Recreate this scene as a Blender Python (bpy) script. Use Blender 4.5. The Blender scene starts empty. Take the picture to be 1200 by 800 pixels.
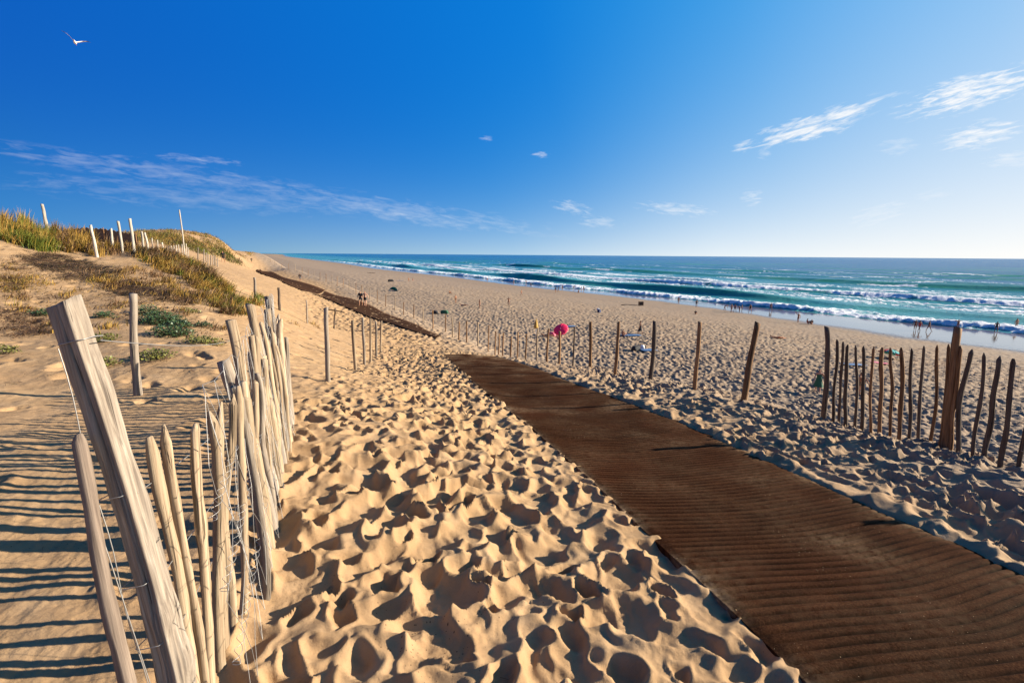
import bpy, math, random
import numpy as np
from mathutils import Vector, Matrix, Euler
random.seed(7)
RNG = np.random.default_rng(7)
S = bpy.context.scene
C = S.collection
R = math.radians
CAMZ = 13.0                      # eye height above the sea

# ------------------------------------------------------------------ camera
F = 567.0
PITCH = math.atan(101.5 / F); ROLL = R(0.43)
cam_rot = (Matrix.Rotation(math.pi/2 - PITCH, 3, 'X') @ Matrix.Rotation(ROLL, 3, 'Z'))
CR = np.array(cam_rot)
cd = bpy.data.cameras.new('camera'); cam = bpy.data.objects.new('camera', cd); C.objects.link(cam)
cam.location = (0, 0, CAMZ); cam.rotation_euler = cam_rot.to_euler()
cd.sensor_width = 36; cd.lens = F/1200*36; cd.clip_start = 0.05; cd.clip_end = 60000
S.camera = cam

def ray(px, py):
    d = CR @ np.array([(px-600)/F, -(py-400)/F, -1.0])
    return d / d[1]              # per metre of forward distance
def pt(px, py, Y):
    d = ray(px, py)*Y
    return (d[0], d[1], CAMZ + d[2])

# ------------------------------------------------------------------ noise
def _hash(ix, iy, seed):
    h = (ix.astype(np.int64)*374761393 + iy.astype(np.int64)*668265263 + seed*1274126177) & 0xffffffff
    h = ((h ^ (h >> 13))*1274126177) & 0xffffffff
    h = (h ^ (h >> 16))
    h = (h*2246822519) & 0xffffffff
    return ((h ^ (h >> 15)) & 0xffffff) / float(0xffffff)
def noise(x, y, seed=0):
    x0 = np.floor(x); y0 = np.floor(y); fx = x-x0; fy = y-y0
    ux = fx*fx*fx*(fx*(fx*6-15)+10); uy = fy*fy*fy*(fy*(fy*6-15)+10)
    def g(dx, dy):
        a = _hash(x0+dx, y0+dy, seed)*2*np.pi
        return np.cos(a)*(fx-dx) + np.sin(a)*(fy-dy)
    a = g(0, 0)*(1-ux) + g(1, 0)*ux; b = g(0, 1)*(1-ux) + g(1, 1)*ux
    return (a*(1-uy) + b*uy)*1.5
def fbm(x, y, seed=0, n=3):
    r = 0; a = 1; t = 0
    for i in range(n):
        r = r + a*noise(x*2**i, y*2**i, seed+i*17); t += a; a *= .5
    return r/t
def sstep(a, b, x):
    t = np.clip((x-a)/(b-a), 0, 1); return t*t*(3-2*t)

# ------------------------------------------------------------------ terrain
# where the brow of the dune (the sea-side fence line) and the land-side edge of the path run
FY = np.array([-40, 0, 5.2, 6.5, 8, 9.4, 11, 13.9, 18, 25, 37, 60, 100, 150, 250, 500, 1500, 5000.])
FX = np.array([9, 6.0, 5.7, 5.6, 5.2, 4.3, 3.6, 2.6, 1.3, -.7, -5.1, -15.5, -37, -70, -135, -290, -800, -2500.])
LY = np.array([-40, 0, 2.2, 4.5, 7.9, 11.5, 13.6, 18, 30, 50, 70, 100, 150, 250, 500, 5000.])
LX = np.array([-1, -.9, -1.25, -2.15, -3.0, -3.75, -4.2, -5.2, -11.5, -22, -34, -55, -90, -165, -340, -3000.])
SY = np.array([-400, -50, 30, 61, 85, 123, 160, 205, 283, 434, 630, 1840, 5000, 20000.])
SX = np.array([270, 168, 121, 104, 89, 66, 46, 17, -22, -110, -202, -835, -2330, -9400.])
def shore(x, y):
    w = 0
    for k in (-1, 0, 1): w = w + np.interp(y + k*12, SY, SX)
    xs = w/3
    dx = (np.interp(y+20, SY, SX) - np.interp(y-20, SY, SX))/40
    return (x - xs)/np.sqrt(1+dx*dx)          # + is seaward
def brow(x, y):
    xs = (np.interp(y-1, FY, FX)+np.interp(y, FY, FX)+np.interp(y+1, FY, FX))/3
    st = 1+np.abs(y)*.03
    dx = (np.interp(y+st, FY, FX) - np.interp(y-st, FY, FX))/(2*st)
    return (x - xs)/np.sqrt(1+dx*dx)
def landside(x, y):
    dx = (np.interp(y+2, LY, LX) - np.interp(y-2, LY, LX))/4
    return (np.interp(y, LY, LX) - x)/np.sqrt(1+dx*dx)      # + is left of the path

ctrl = [(0, 0, -1.7), (-1.2, 2.0, -1.78), (-2.2, 4.5, -1.72), (2.5, 0, -1.78), (0, -8, -1.3), (-6, -8, -.8), (6, -8, -1.4),
        (2, 3, -2.02), (1.3, 5.5, -2.28), (.2, 9, -2.7), (-.9, 13, -3.1), (-2.0, 17.5, -3.6),
        (5.5, 0, -1.95), (-4, 1, -1.6), (-4, 3, -1.6), (-7, 2, -1.2)]
for px, py, Y in [(872,468,8.2),(817,456,9.4),(763,445,11),(722,438,12.3),(693,431,13.9),(672,429,15.4),(581,416,25),
        (966,492,8),(1108,524,6.0),(1195,548,5.2),(522,389,37),(452,358,61),(382,331,100),
        (515,395,29),(480,380,38),(440,365,52),(380,346,75),(300,318,150),(262,308,120),(295,307,165),
        (324,513,4.5),(383,446,7.9),(416,434,11.5),(427,427,13.6),(447,410,18),(359,377,30),(393,385,32),(327,363,27),
        (162,462,6.3),(60,450,6.6),(0,400,9),(100,400,9),(250,405,9),(100,345,14),(60,276,22),(0,262,21),(113,301,19.5),
        (157,297,21),(200,296,23),(245,318,21),(285,368,14.5),(320,410,11),(330,330,70),(245,318,45),
        (0,262,34),(60,273,40),(100,277,55),(130,276,70),(30,268,60),(90,276,90),(140,274,100),(170,282,170),(215,287,190),(255,292,230),(120,280,140),(60,276,110),(170,273,85),(215,277,100),(260,286,125),(300,299,200),(350,345,48),(375,328,108),(356,321,130),(338,315,150),(322,311,175),(330,317,140),(409,340,85),(345,328,105)]:
    x, y, z = pt(px, py, Y); ctrl.append((x, y, z-CAMZ))
ctrl += [(-45, 20, 2.2), (-45, -10, 2), (-30, 38, -.6), (-90, 60, 2.5), (-160, 150, 1.5), (-110, 250, -1.5), (-220, 400, -2.5), (-300, 300, 0),
         (-600, 1000, -4), (-1400, 2400, -6), (-2300, 4000, -8)]
ctrl = np.array(ctrl, float)
def warpc(x, y):                 # log-ish compression so that near and far control points weigh alike
    r = np.sqrt(x*x+y*y) + 1e-9
    k = np.log1p(r/8)*8/r
    return x*k, y*k
def _tps():
    cx, cy = warpc(ctrl[:, 0], ctrl[:, 1]); n = len(cx)
    r2 = (cx[:, None]-cx)**2 + (cy[:, None]-cy)**2
    K = .5*r2*np.log(r2+1e-9); np.fill_diagonal(K, .05)
    sc = 1/(1+np.hypot(ctrl[:, 0], ctrl[:, 1])*.10)   # spline fits the slope seen from here, not metres
    P = np.stack([np.ones(n), cx, cy], 1)
    A = np.zeros((n+3, n+3)); A[:n, :n] = K; A[:n, n:] = P; A[n:, :n] = P.T
    w = np.linalg.solve(A, np.concatenate([ctrl[:, 2]*sc, np.zeros(3)]))
    return cx, cy, w
TPX, TPY, TPW = _tps()
def upper(x, y):
    wx, wy = warpc(x, y)
    r = TPW[-3] + TPW[-2]*wx + TPW[-1]*wy
    for cx, cy, w in zip(TPX, TPY, TPW[:-3]):
        r2 = (wx-cx)**2 + (wy-cy)**2
        r = r + w*.5*r2*np.log(r2+1e-9)
    return r*(1+np.hypot(x, y)*.10)
_LR = np.linspace(math.log(.3), math.log(6000), 420); _LA = np.linspace(-np.pi, np.pi, 721)
def _lut():
    rr, aa = np.meshgrid(np.exp(_LR), _LA, indexing='ij')
    return upper((rr*np.sin(aa)).ravel(), (rr*np.cos(aa)).ravel()).reshape(rr.shape)
LUT = _lut()
def upper_fast(x, y):
    r = np.log(np.clip(np.hypot(x, y), .301, 5990)); a = np.arctan2(x, y)
    fr = (r-_LR[0])/(_LR[1]-_LR[0]); fa = (a-_LA[0])/(_LA[1]-_LA[0])
    i = np.clip(fr.astype(int), 0, len(_LR)-2); j = np.clip(fa.astype(int), 0, len(_LA)-2); u = fr-i; v = fa-j
    return (LUT[i, j]*(1-u)*(1-v) + LUT[i+1, j]*u*(1-v) + LUT[i, j+1]*(1-u)*v + LUT[i+1, j+1]*u*v)
def base_z(x, y):
    x = np.asarray(x, float); y = np.asarray(y, float)
    U = np.clip(upper_fast(x, y), -9, 9)
    d = brow(x, y) - 1.1 - .012*np.abs(y)
    w = -shore(x, y)
    B = -13 + np.interp(w, [-400, -60, -3, 0, 12, 30, 45, 75, 120, 400, 3000], [-30, -3, -.12, .02, .25, .55, 1.3, 3.3, 3.8, 4, 4])
    B = B + .18*fbm(x/14, y/14, 5)*sstep(30, 60, w)
    dune = U - .62*np.log1p(np.exp(np.clip(d*2.0, -30, 30)))/2.0
    k = .35
    m = np.maximum(dune, B)
    return CAMZ + m + k*np.log(np.exp((dune-m)/k) + np.exp((B-m)/k)) - k*.0
def z_at(x, y): return float(base_z(np.array([x]), np.array([y]))[0])
_HC = {}
def hit(px, py, y0=1.2, y1=2500):
    k = (px, py, y0, y1)
    if k not in _HC: _HC[k] = _hit(*k)
    return _HC[k]
def _hit(px, py, y0, y1):
    d = ray(px, py)
    Y = np.exp(np.linspace(math.log(y0), math.log(y1), int(240*math.log(y1/y0))+20))
    z = base_z(d[0]*Y, Y); below = CAMZ + d[2]*Y - z
    i = np.where(below <= 0)[0]
    if not len(i): return None
    i = max(i[0], 1)
    t = below[i-1]/(below[i-1]-below[i]+1e-9)
    y = Y[i-1] + t*(Y[i]-Y[i-1])
    return (d[0]*y, y, z_at(d[0]*y, y))

# ------------------------------------------------------------------ the mat line (needed by the sand relief too)
def ground_line(pxs):
    return [hit(*p) for p in pxs]
MAT1_L = ((945, 803), (515, 415))
def mat_frame():
    a = hit(945, 803); b = hit(519, 416)
    dx, dy = b[0]-a[0], b[1]-a[1]; L = math.hypot(dx, dy)
    return (a[0], a[1]), (dx/L, dy/L), L
MA, MD, ML = mat_frame()
MW = 2.25
def mat_uv(x, y):                # u along, v across (0 at the left edge, + to the right)
    return (x-MA[0])*MD[0] + (y-MA[1])*MD[1], (x-MA[0])*MD[1] - (y-MA[1])*MD[0]

def pits(x, y, cell, r0, r1, d0, d1, seed, prob=1.0, yaw=None, ex_=2.3):
    gx = np.floor(x/cell); gy = np.floor(y/cell)
    m = np.full(x.shape, 9.0); rim = np.zeros(x.shape)
    for i in (-1, 0, 1):
        for j in (-1, 0, 1):
            cx = gx+i; cy = gy+j
            px = (cx + .15+.7*_hash(cx, cy, seed))*cell; py = (cy + .15+.7*_hash(cx, cy, seed+1))*cell
            r = r0 + (r1-r0)*_hash(cx, cy, seed+2); dp = d0 + (d1-d0)*_hash(cx, cy, seed+3)
            a = _hash(cx, cy, seed+4)*np.pi if yaw is None else yaw + (_hash(cx, cy, seed+4)-.5)*1.6
            e = 1.15 + .55*_hash(cx, cy, seed+5)
            ex = _hash(cx, cy, seed+6) < prob
            dx = x-px; dy = y-py
            u = (dx*np.cos(a)+dy*np.sin(a))/e; v = (-dx*np.sin(a)+dy*np.cos(a))
            q = np.sqrt(u*u+v*v)/r
            b = -dp + (dp+.015)*q**ex_ + .018*u/r*(_hash(cx, cy, seed+7)-.3)
            m = np.where(ex, np.minimum(m, b), m)
            rim = rim + np.where(ex, .016*np.exp(-((q-1.18)/.22)**2), 0)
    return m, rim
def smin(a, b, k):
    h = np.clip(.5+.5*(b-a)/k, 0, 1)
    return b*(1-h)+a*h - k*h*(1-h)
def relief(x, y):
    bl = brow(x, y); ld = landside(x, y); sd = -shore(x, y)
    dist = np.hypot(x, y)
    wx = x + .07*fbm(x*3.1, y*3.1, 31, 2) + .03*noise(x*9, y*9, 35)
    wy = y + .07*fbm(x*3.1, y*3.1, 33, 2) + .03*noise(x*9, y*9, 36)
    beach = sstep(6, 14, bl)
    fw = 1+np.clip(dist-3, 0, 40)*.10; path = (1-sstep(-.1*fw, .5*fw, ld))*(1-beach)
    # left side and slopes
    slope = sstep(-.1*fw, .5*fw, ld)
    h = .035*fbm(x*1.1, y*1.1, 41, 3)
    deep = 1+.35*sstep(9, 20, dist) + .35*sstep(1.5, 3.2, x-.35*y)
    m1, r1 = pits(wx, wy, .185, .048, .100, .045, .085, 100, .95, None, 3.2)
    m2, r2 = pits(wx+5.3, wy+2.1, .36, .09, .160, .080, .130, 200, .85, None, 3.0)
    hp = .050*fbm(x*2.0, y*2.0, 43, 2) + .022*noise(x*6, y*6, 45)
    hp = smin(hp + r1, m1 + .02*noise(x*1.3, y*1.3, 46), .02)
    hp = smin(hp + r2, m2 + .03, .026)
    m5, r5 = pits(wx+2.2, wy+6.4, .42, .13, .24, .10, .19, 700, 1.0)
    hp = hp + (smin(.06*noise(x*2, y*2, 38) + r5, m5 + .03, .02) - hp)*sstep(15, 30, dist)
    hp = hp*deep + .004*noise(x*17, y*17, 47) + (.0018 + .010*sstep(.05, .4, noise(x*1.9, y*1.9, 57)))*fbm(x*24, y*24, 37, 3)
    # beach: same kind of trampling, a little larger so that it reads from the dune
    m3, r3 = pits(x + .1*noise(x*2, y*2, 51), y + .1*noise(x*2, y*2, 52), .47, .16, .30, .14, .26, 300, 1.0)
    hb = smin(.11*noise(x*1.1, y*1.1, 48) + r3*2, m3+.05, .03)
    beach_amp = beach*(.45+.55*sstep(34, 50, sd))*sstep(20, 30, sd)*(1-sstep(120, 500, dist))
    m4, r4 = pits(wx+1.7, wy+8.1, .62, .09, .18, .05, .11, 400, .7)
    hl = .045*fbm(x*.9, y*.9, 49, 3) + .010*np.sin((y*6.5 + 1.6*fbm(x*.8, y*.8, 50, 2)*3 + x*.8))*sstep(.1, .5, .4+noise(x*.7, y*.7, 58))
    hl = smin(hl+r4*.6, m4+.03, .02) + .006*noise(x*11, y*11, 59) + .005*fbm(x*30, y*30, 56, 2)
    hfar = .30*(fbm(x/22, y/22, 61, 4))*sstep(40, 100, dist) + .12*fbm(x/3, y/3, 63, 4)*sstep(10, 20, dist)
    trod = (1-sstep(.5*fw, 2*fw, ld)); nearmat = np.where((mat_uv(x, y)[0] > -2) & (mat_uv(x, y)[0] < ML), 1-.45*np.exp(-(np.maximum(mat_uv(x, y)[1]-MW, 0)/.16)**2)*(mat_uv(x, y)[1] > MW-.3), 1.0)
    amp = np.clip(.85+1.0*fbm(x*.55, y*.55, 55, 2), .6, 1.15)*(.75+.25*sstep(-.3, -1.1, ld))
    out = hp*path*trod*amp*nearmat + hl*slope*(1-beach)*(1-path) + hb*beach_amp + hfar*slope*(1-beach)
    # flat under the mat; sand banked up against its edges
    u, v = mat_uv(x, y)
    wob = .05*noise(u*1.3, u*0+3, 71) + .05*noise(u*4.1, u*0+7, 72)
    ins = sstep(-.05, .05, v-.06+wob*.6)*sstep(-.05, .07, MW-.10-v+wob)*sstep(-1.5, -.5, u+1)*sstep(-.3, .3, ML-u)
    bank = np.exp(-((v-MW-.06)/.20)**2)*(.055+.05*noise(u*1.7, u*0+1, 73)+.03*noise(u*5, v*4, 74))*(1-sstep(ML-1, ML+1, u)) + np.exp(-((v+.22)/.2)**2)*.015*(1-sstep(ML-1, ML+1, u))
    out = out*(1-ins) + bank*(1-ins) - .05*ins
    return out

def make_mesh_obj(name, verts, faces, mat=None, smooth=True, parent=None):
    me = bpy.data.meshes.new(name)
    if isinstance(verts, np.ndarray):
        n = len(verts); me.vertices.add(n); me.vertices.foreach_set('co', verts.astype(np.float32).ravel())
        k = faces.shape[1]; m = len(faces)
        me.loops.add(m*k); me.loops.foreach_set('vertex_index', faces.astype(np.int32).ravel())
        me.polygons.add(m); me.polygons.foreach_set('loop_start', np.arange(0, m*k, k, dtype=np.int32))
        me.polygons.foreach_set('loop_total', np.full(m, k, dtype=np.int32))
        me.update(calc_edges=True)
    else:
        me.from_pydata(verts, [], faces); me.update()
    if smooth: me.polygons.foreach_set('use_smooth', np.ones(len(me.polygons), dtype=bool))
    if mat: me.materials.append(mat)
    o = bpy.data.objects.new(name, me); C.objects.link(o)
    if parent: o.parent = parent
    return o
def grid_faces(nr, nc):
    a = np.arange(nr*nc).reshape(nr, nc)
    return np.stack([a[:-1, :-1], a[:-1, 1:], a[1:, 1:], a[1:, :-1]], -1).reshape(-1, 4)
def add_attr(o, name, arr):
    at = o.data.attributes.new(name, 'FLOAT', 'POINT'); at.data.foreach_set('value', arr.astype(np.float32).ravel())
def tag(o, label=None, cat=None, group=None, kind=None):
    if label: o['label'] = label
    if cat: o['category'] = cat
    if group: o['group'] = group
    if kind: o['kind'] = kind
    return o
def empty(name, loc=(0, 0, 0)):
    o = bpy.data.objects.new(name, None); C.objects.link(o); o.location = loc; o.empty_display_size = .2
    return o

# ------------------------------------------------------------------ material helpers
class NT:
    def __init__(s, name):
        s.m = bpy.data.materials.new(name); s.m.use_nodes = True; s.t = s.m.node_tree; s.n = s.t.nodes; s.l = s.t.links
        s.b = s.n['Principled BSDF']
    def node(s, typ, **kw):
        n = s.n.new(typ)
        for k, v in kw.items():
            if k.startswith('_'): n.inputs[k[1:].replace('_', ' ')].default_value = v
            else: setattr(n, k, v)
        return n
    def link(s, a, b): s.l.new(a, b)
    def noise(s, vec, scale, detail=4, rough=.6, dist=0):
        n = s.node('ShaderNodeTexNoise', _Scale=scale, _Detail=detail, _Roughness=rough, _Distortion=dist)
        if vec is not None: s.link(vec, n.inputs['Vector'])
        return n.outputs['Fac']
    def ramp(s, fac, stops):
        n = s.node('ShaderNodeValToRGB'); e = n.color_ramp.elements
        while len(e) < len(stops): e.new(.5)
        for el, (p, c) in zip(e, stops):
            el.position = p; el.color = (*c, 1) if len(c) == 3 else c
        s.link(fac, n.inputs['Fac']); return n.outputs['Color']
    def mix(s, fac, a, b, blend='MIX'):
        n = s.node('ShaderNodeMix', data_type='RGBA', blend_type=blend)
        for sock, v in ((n.inputs[0], fac), (n.inputs[6], a), (n.inputs[7], b)):
            if isinstance(v, (int, float)): sock.default_value = v
            elif isinstance(v, tuple): sock.default_value = (*v, 1) if len(v) == 3 else v
            else: s.link(v, sock)
        return n.outputs[2]
    def math(s, op, a, b=0.0, c=0.0, clamp=False):
        n = s.node('ShaderNodeMath', operation=op, use_clamp=clamp)
        for i, v in enumerate((a, b, c)):
            if isinstance(v, (int, float)): n.inputs[i].default_value = v
            else: s.link(v, n.inputs[i])
        return n.outputs[0]
    def attr(s, name):
        return s.node('ShaderNodeAttribute', attribute_name=name).outputs['Fac']
    def coord(s, which='Object'):
        return s.node('ShaderNodeTexCoord').outputs[which]
    def mapping(s, vec, scale=(1, 1, 1), rot=(0, 0, 0), loc=(0, 0, 0)):
        n = s.node('ShaderNodeMapping'); s.link(vec, n.inputs[0]); n.inputs['Scale'].default_value = scale
        n.inputs['Rotation'].default_value = rot; n.inputs['Location'].default_value = loc
        return n.outputs[0]
    def bump(s, h, strength=.5, dist=.01):
        n = s.node('ShaderNodeBump', _Strength=strength, _Distance=dist); s.link(h, n.inputs['Height'])
        s.link(n.outputs[0], s.b.inputs['Normal']); return n
def plain(name, col, rough=.7, var=.12, scale=8.0, bump=.0):
    t = NT(name); v = t.noise(t.coord(), scale)
    c = t.mix(v, tuple(x*(1-var*2) for x in col), tuple(min(1, x*(1+var*2)) for x in col))
    t.link(c, t.b.inputs['Base Color']); t.b.inputs['Roughness'].default_value = rough
    if bump: t.bump(v, bump, .005)
    return t.m

def sand_material():
    t = NT('sand'); P = t.coord('Object')
    big = t.noise(P, .35, 5); mid = t.noise(P, 3.0, 6, .65); fine = t.noise(P, 260, 3, .7); grain = t.noise(P, 900, 2, .7)
    col = t.ramp(mid, [(.25, (.33, .205, .10)), (.5, (.405, .262, .135)), (.75, (.46, .315, .18))])
    cool = t.mix(.75, col, (.29, .235, .18))
    beachy = t.attr('beach')
    col = t.mix(beachy, col, cool)
    col = t.mix(t.math('MULTIPLY', t.ramp(big, [(.35, (0, 0, 0)), (.7, (1, 1, 1))]), .35), col, (0.334, 0.205, 0.114))
    g = t.ramp(fine, [(.3, (.72, .70, .68)), (.55, (1, 1, 1)), (.8, (1.0, 1.0, 1.0))])
    col = t.mix(.55, col, g, 'MULTIPLY')
    g2 = t.ramp(grain, [(.3, (.6, .55, .5)), (.6, (1, 1, 1))])
    col = t.mix(.35, col, g2, 'MULTIPLY')
    # dark organic crumbs
    vor = t.node('ShaderNodeTexVoronoi', feature='F1', _Scale=42.0); t.link(t.mapping(P, (1, 1, .2)), vor.inputs['Vector'])
    dens = t.noise(P, 1.1, 4, .7)
    speck = t.math('LESS_THAN', vor.outputs['Distance'], t.math('MULTIPLY', t.math('SUBTRACT', dens, .50, clamp=True), .95))
    col = t.mix(t.math('MULTIPLY', speck, .8), col, (.05, .035, .022))
    wet = t.attr('wet')
    col = t.mix(wet, col, (.17, .14, .115))
    t.link(col, t.b.inputs['Base Color'])
    r = t.math('SUBTRACT', .95, t.math('MULTIPLY', wet, .86)); t.link(r, t.b.inputs['Roughness'])
    t.b.inputs['Specular IOR Level'].default_value = .25
    sp = t.math('ADD', .15, t.math('MULTIPLY', wet, .75)); t.link(sp, t.b.inputs['Specular IOR Level'])
    hsum = t.math('ADD', t.math('MULTIPLY', mid, 2.0), t.math('ADD', t.math('MULTIPLY', fine, .35), t.math('MULTIPLY', t.noise(P, 40, 5, .7), .8)))
    b = t.bump(hsum, .5, .012)
    t.link(t.math('MULTIPLY', t.math('SUBTRACT', 1.0, wet), .55), b.inputs['Strength'])
    return t.m
M_SAND = sand_material()

# one continuous sheet: fine rings near the eye, coarse far away and behind
def terrain():
    ox, oy = 0.0, -2.2
    a0, a1 = R(-62), R(60)
    fine = np.linspace(a0, a1, int((a1-a0)/R(.115)))
    rest = np.linspace(a1, a0+2*np.pi, 60)[1:-1]
    ang = np.concatenate([fine, rest, [a0+2*np.pi]])
    r1 = np.exp(np.arange(math.log(2.2), math.log(16), .0029))
    r2 = np.exp(np.arange(math.log(16), math.log(170), .0034))
    r3 = np.exp(np.linspace(math.log(170), math.log(5200), 420))
    r = np.concatenate([[.02, .5, 1.0, 1.5, 1.9], r1, r2, r3])
    rr, aa = np.meshgrid(r, ang, indexing='ij')
    x = ox + rr*np.sin(aa); y = oy + rr*np.cos(aa)
    xf, yf = x.ravel(), y.ravel()
    z = np.empty_like(xf)
    for s in range(0, len(xf), 400000):
        e = slice(s, s+400000); z[e] = base_z(xf[e], yf[e]) + relief(xf[e], yf[e])
    o = make_mesh_obj('sand_ground', np.stack([xf, yf, z], 1), grid_faces(*x.shape), M_SAND)
    sd = -shore(xf, yf)
    wid = 16 + 16*sstep(140, 60, yf)
    wet = (1-sstep(.80, 1.0, sd/wid + .10*fbm(xf/9, yf/9, 81)))
    add_attr(o, 'wet', wet)
    add_attr(o, 'beach', sstep(-4.5, .5, brow(xf, yf) + .4*noise(xf, yf, 82))*np.maximum(sstep(-.2, 1.5, mat_uv(xf, yf)[1]-1), sstep(ML-5, ML+4, mat_uv(xf, yf)[0])))
    tag(o, kind='structure'); print('terrain verts', len(xf))
terrain()

# ------------------------------------------------------------------ sea
def sea():
    ox, oy = 0.0, -20.0
    ang = np.linspace(R(-45), R(75), 1150)
    r = np.concatenate([np.exp(np.arange(math.log(55), math.log(700), .0042)), np.exp(np.linspace(math.log(700), math.log(45000), 260))[1:]])
    rr, aa = np.meshgrid(r, ang, indexing='ij')
    x = (ox + rr*np.sin(aa)).ravel(); y = (oy + rr*np.cos(aa)).ravel()
    s = shore(x, y); t = y*1.15
    far = 1-sstep(500, 1600, np.hypot(x, y))
    h = np.zeros_like(x); foam = np.zeros_like(x); green = np.zeros_like(x)
    n1 = fbm(x/22, y/22, 91, 4); n2 = fbm(x/5, y/5, 92, 4); st = fbm(s/3.0, t/16, 93, 4); st2 = fbm(s/7.0, t/45, 94, 4)
    #      s0  amp  front back wob foamface foamcrest tscale
    W = [(1.8, 1.0, 1.3, 6, 2.6, 1.0, 1.0, 18), (25, 2.3, 3.6, 12, 3.5, 0, .35, 70), (66, 1.5, 3.5, 13, 6, .9, 1.0, 60),
         (100, .9, 4, 14, 6, .6, .8, 45), (158, 2.6, 6, 20, 9, .12, .5, 110), (215, 1.3, 8, 22, 12, 0, .3, 90), (285, 1.7, 11, 26, 12, 0, .35, 120),
         (370, 1.4, 14, 30, 16, 0, .2, 130), (480, 1.5, 18, 34, 20, 0, .2, 150), (620, 1.5, 22, 40, 25, 0, .1, 170), (800, 1.4, 26, 50, 30, 0, 0, 200)]
    for i, (s0, am, wf, wb, wob, ff, fc, ts) in enumerate(W):
        tt = t/ts
        sc = s0 + wob*1.6*fbm(tt, tt*0+i*3.3, 300+i, 3) + .25*wob*noise(t/9, t*0+i, 330+i) + (1.4*noise(t/3.4, t*0+i+7, 341+i) + .9*noise(t/2.6, t*0+i, 340+i) + .5*noise(t/1.1, t*0+i, 350+i))*(i == 0)
        u = s-sc
        A = am*np.clip(.72+1.0*noise(tt*.8, tt*0+5+i, 310+i), .25, 1.25)
        g = np.where(u < 0, np.exp(-(u/wf)**2), np.exp(-np.abs(u/wb)**1.7))
        h += A*g
        br = sstep(-.25, .15, noise(tt*1.6, tt*0+9+i, 320+i) + (ff-.5)*1.1)
        foam = np.maximum(foam, ff*br*sstep(-wf*1.5, -wf*.8, u)*(1-sstep(wf*.3, wb*.8, u))*np.clip(.9+.9*n2, 0, 1))
        cr = sstep(.05, .3, noise(tt*2.1, tt*0+13+i, 325+i) + (fc-.5)*.8)
        foam = np.maximum(foam, fc*cr*np.exp(-((u+wf*.25)/(wf*.30+.4))**2)*np.clip(1+1.4*n2, 0, 1)*(1.0 if i < 7 else .7))
        if am > 1.1: green = np.maximum(green, np.exp(-((u+wf*.75)/(wf*.75))**2)*np.clip(A/2.2, 0, 1))
    # residual foam lying between the breakers
    foam = np.maximum(foam, sstep(-3, 3, s)*(1-sstep(12, 19, s))*sstep(-.08, .4, st+.10))
    foam = np.maximum(foam, .92*sstep(29, 36, s)*(1-sstep(58, 100, s))*sstep(-.02, .26, st-.02))
    foam = np.maximum(foam, .8*sstep(75, 90, s)*(1-sstep(120, 155, s))*sstep(.12, .36, st2+.3*st))
    foam = np.maximum(foam, .8*sstep(120, 140, s)*(1-sstep(330, 600, s))*sstep(.25, .42, st2+.25*st))
    h += .14*n1*sstep(0, 20, s) + .05*n2*sstep(0, 12, s) + foam*(.12 + .30*noise(x/1.7, y/1.7, 98) + .22*noise(x/.9+5, y/.9, 99))*(np.hypot(x, y) < 420)
    far2 = .5*fbm(s/40, t/120, 97, 3)*sstep(600, 1200, s)
    z = (h*sstep(-6, 0, s) + far2)*far
    z = np.where(s < -1, z*1.0 + .02, z)
    o = make_mesh_obj('sea', np.stack([x, y, z], 1), grid_faces(*rr.shape), None)
    add_attr(o, 'foam', np.clip(foam, 0, 1)*(1-sstep(500, 1500, np.hypot(x, y))*.8)); add_attr(o, 'green', green)
    add_attr(o, 'deep', sstep(20, 330, s))
    M = NT('sea_water'); P = M.coord('Object')
    base = M.mix(M.attr('deep'), (.075, .31, .33), (.001, .10, .25))
    base = M.mix(M.attr('green'), base, (.05, .30, .15))
    pat = M.noise(M.mapping(P, (.025, .07, 1), (0, 0, R(62))), 1.0, 5)
    base = M.mix(M.ramp(pat, [(.4, (0, 0, 0)), (.65, (.5, .5, .5))]), base, (.004, .14, .27))
    fo = M.attr('foam'); fn = M.noise(P, .9, 6, .75)
    fm = M.ramp(M.math('ADD', fo, M.math('MULTIPLY', M.math('SUBTRACT', fn, .5), .9)), [(.38, (0, 0, 0)), (.62, (1, 1, 1))])
    col = M.mix(fm, base, (.78, .80, .82))
    M.link(col, M.b.inputs['Base Color'])
    M.link(M.math('ADD', .22, M.math('MULTIPLY', fm, .65)), M.b.inputs['Roughness'])
    M.b.inputs['IOR'].default_value = 1.33
    M.b.inputs['Specular IOR Level'].default_value = .05
    rip = M.math('ADD', M.noise(M.mapping(P, (1, 1.6, 1), (0, 0, R(60))), .55, 6, .62), M.math('MULTIPLY', M.noise(P, 3, 4), .3))
    M.bump(rip, .9, .9)
    o.data.materials.append(M.m)
    tag(o, kind='structure')
sea()

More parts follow.
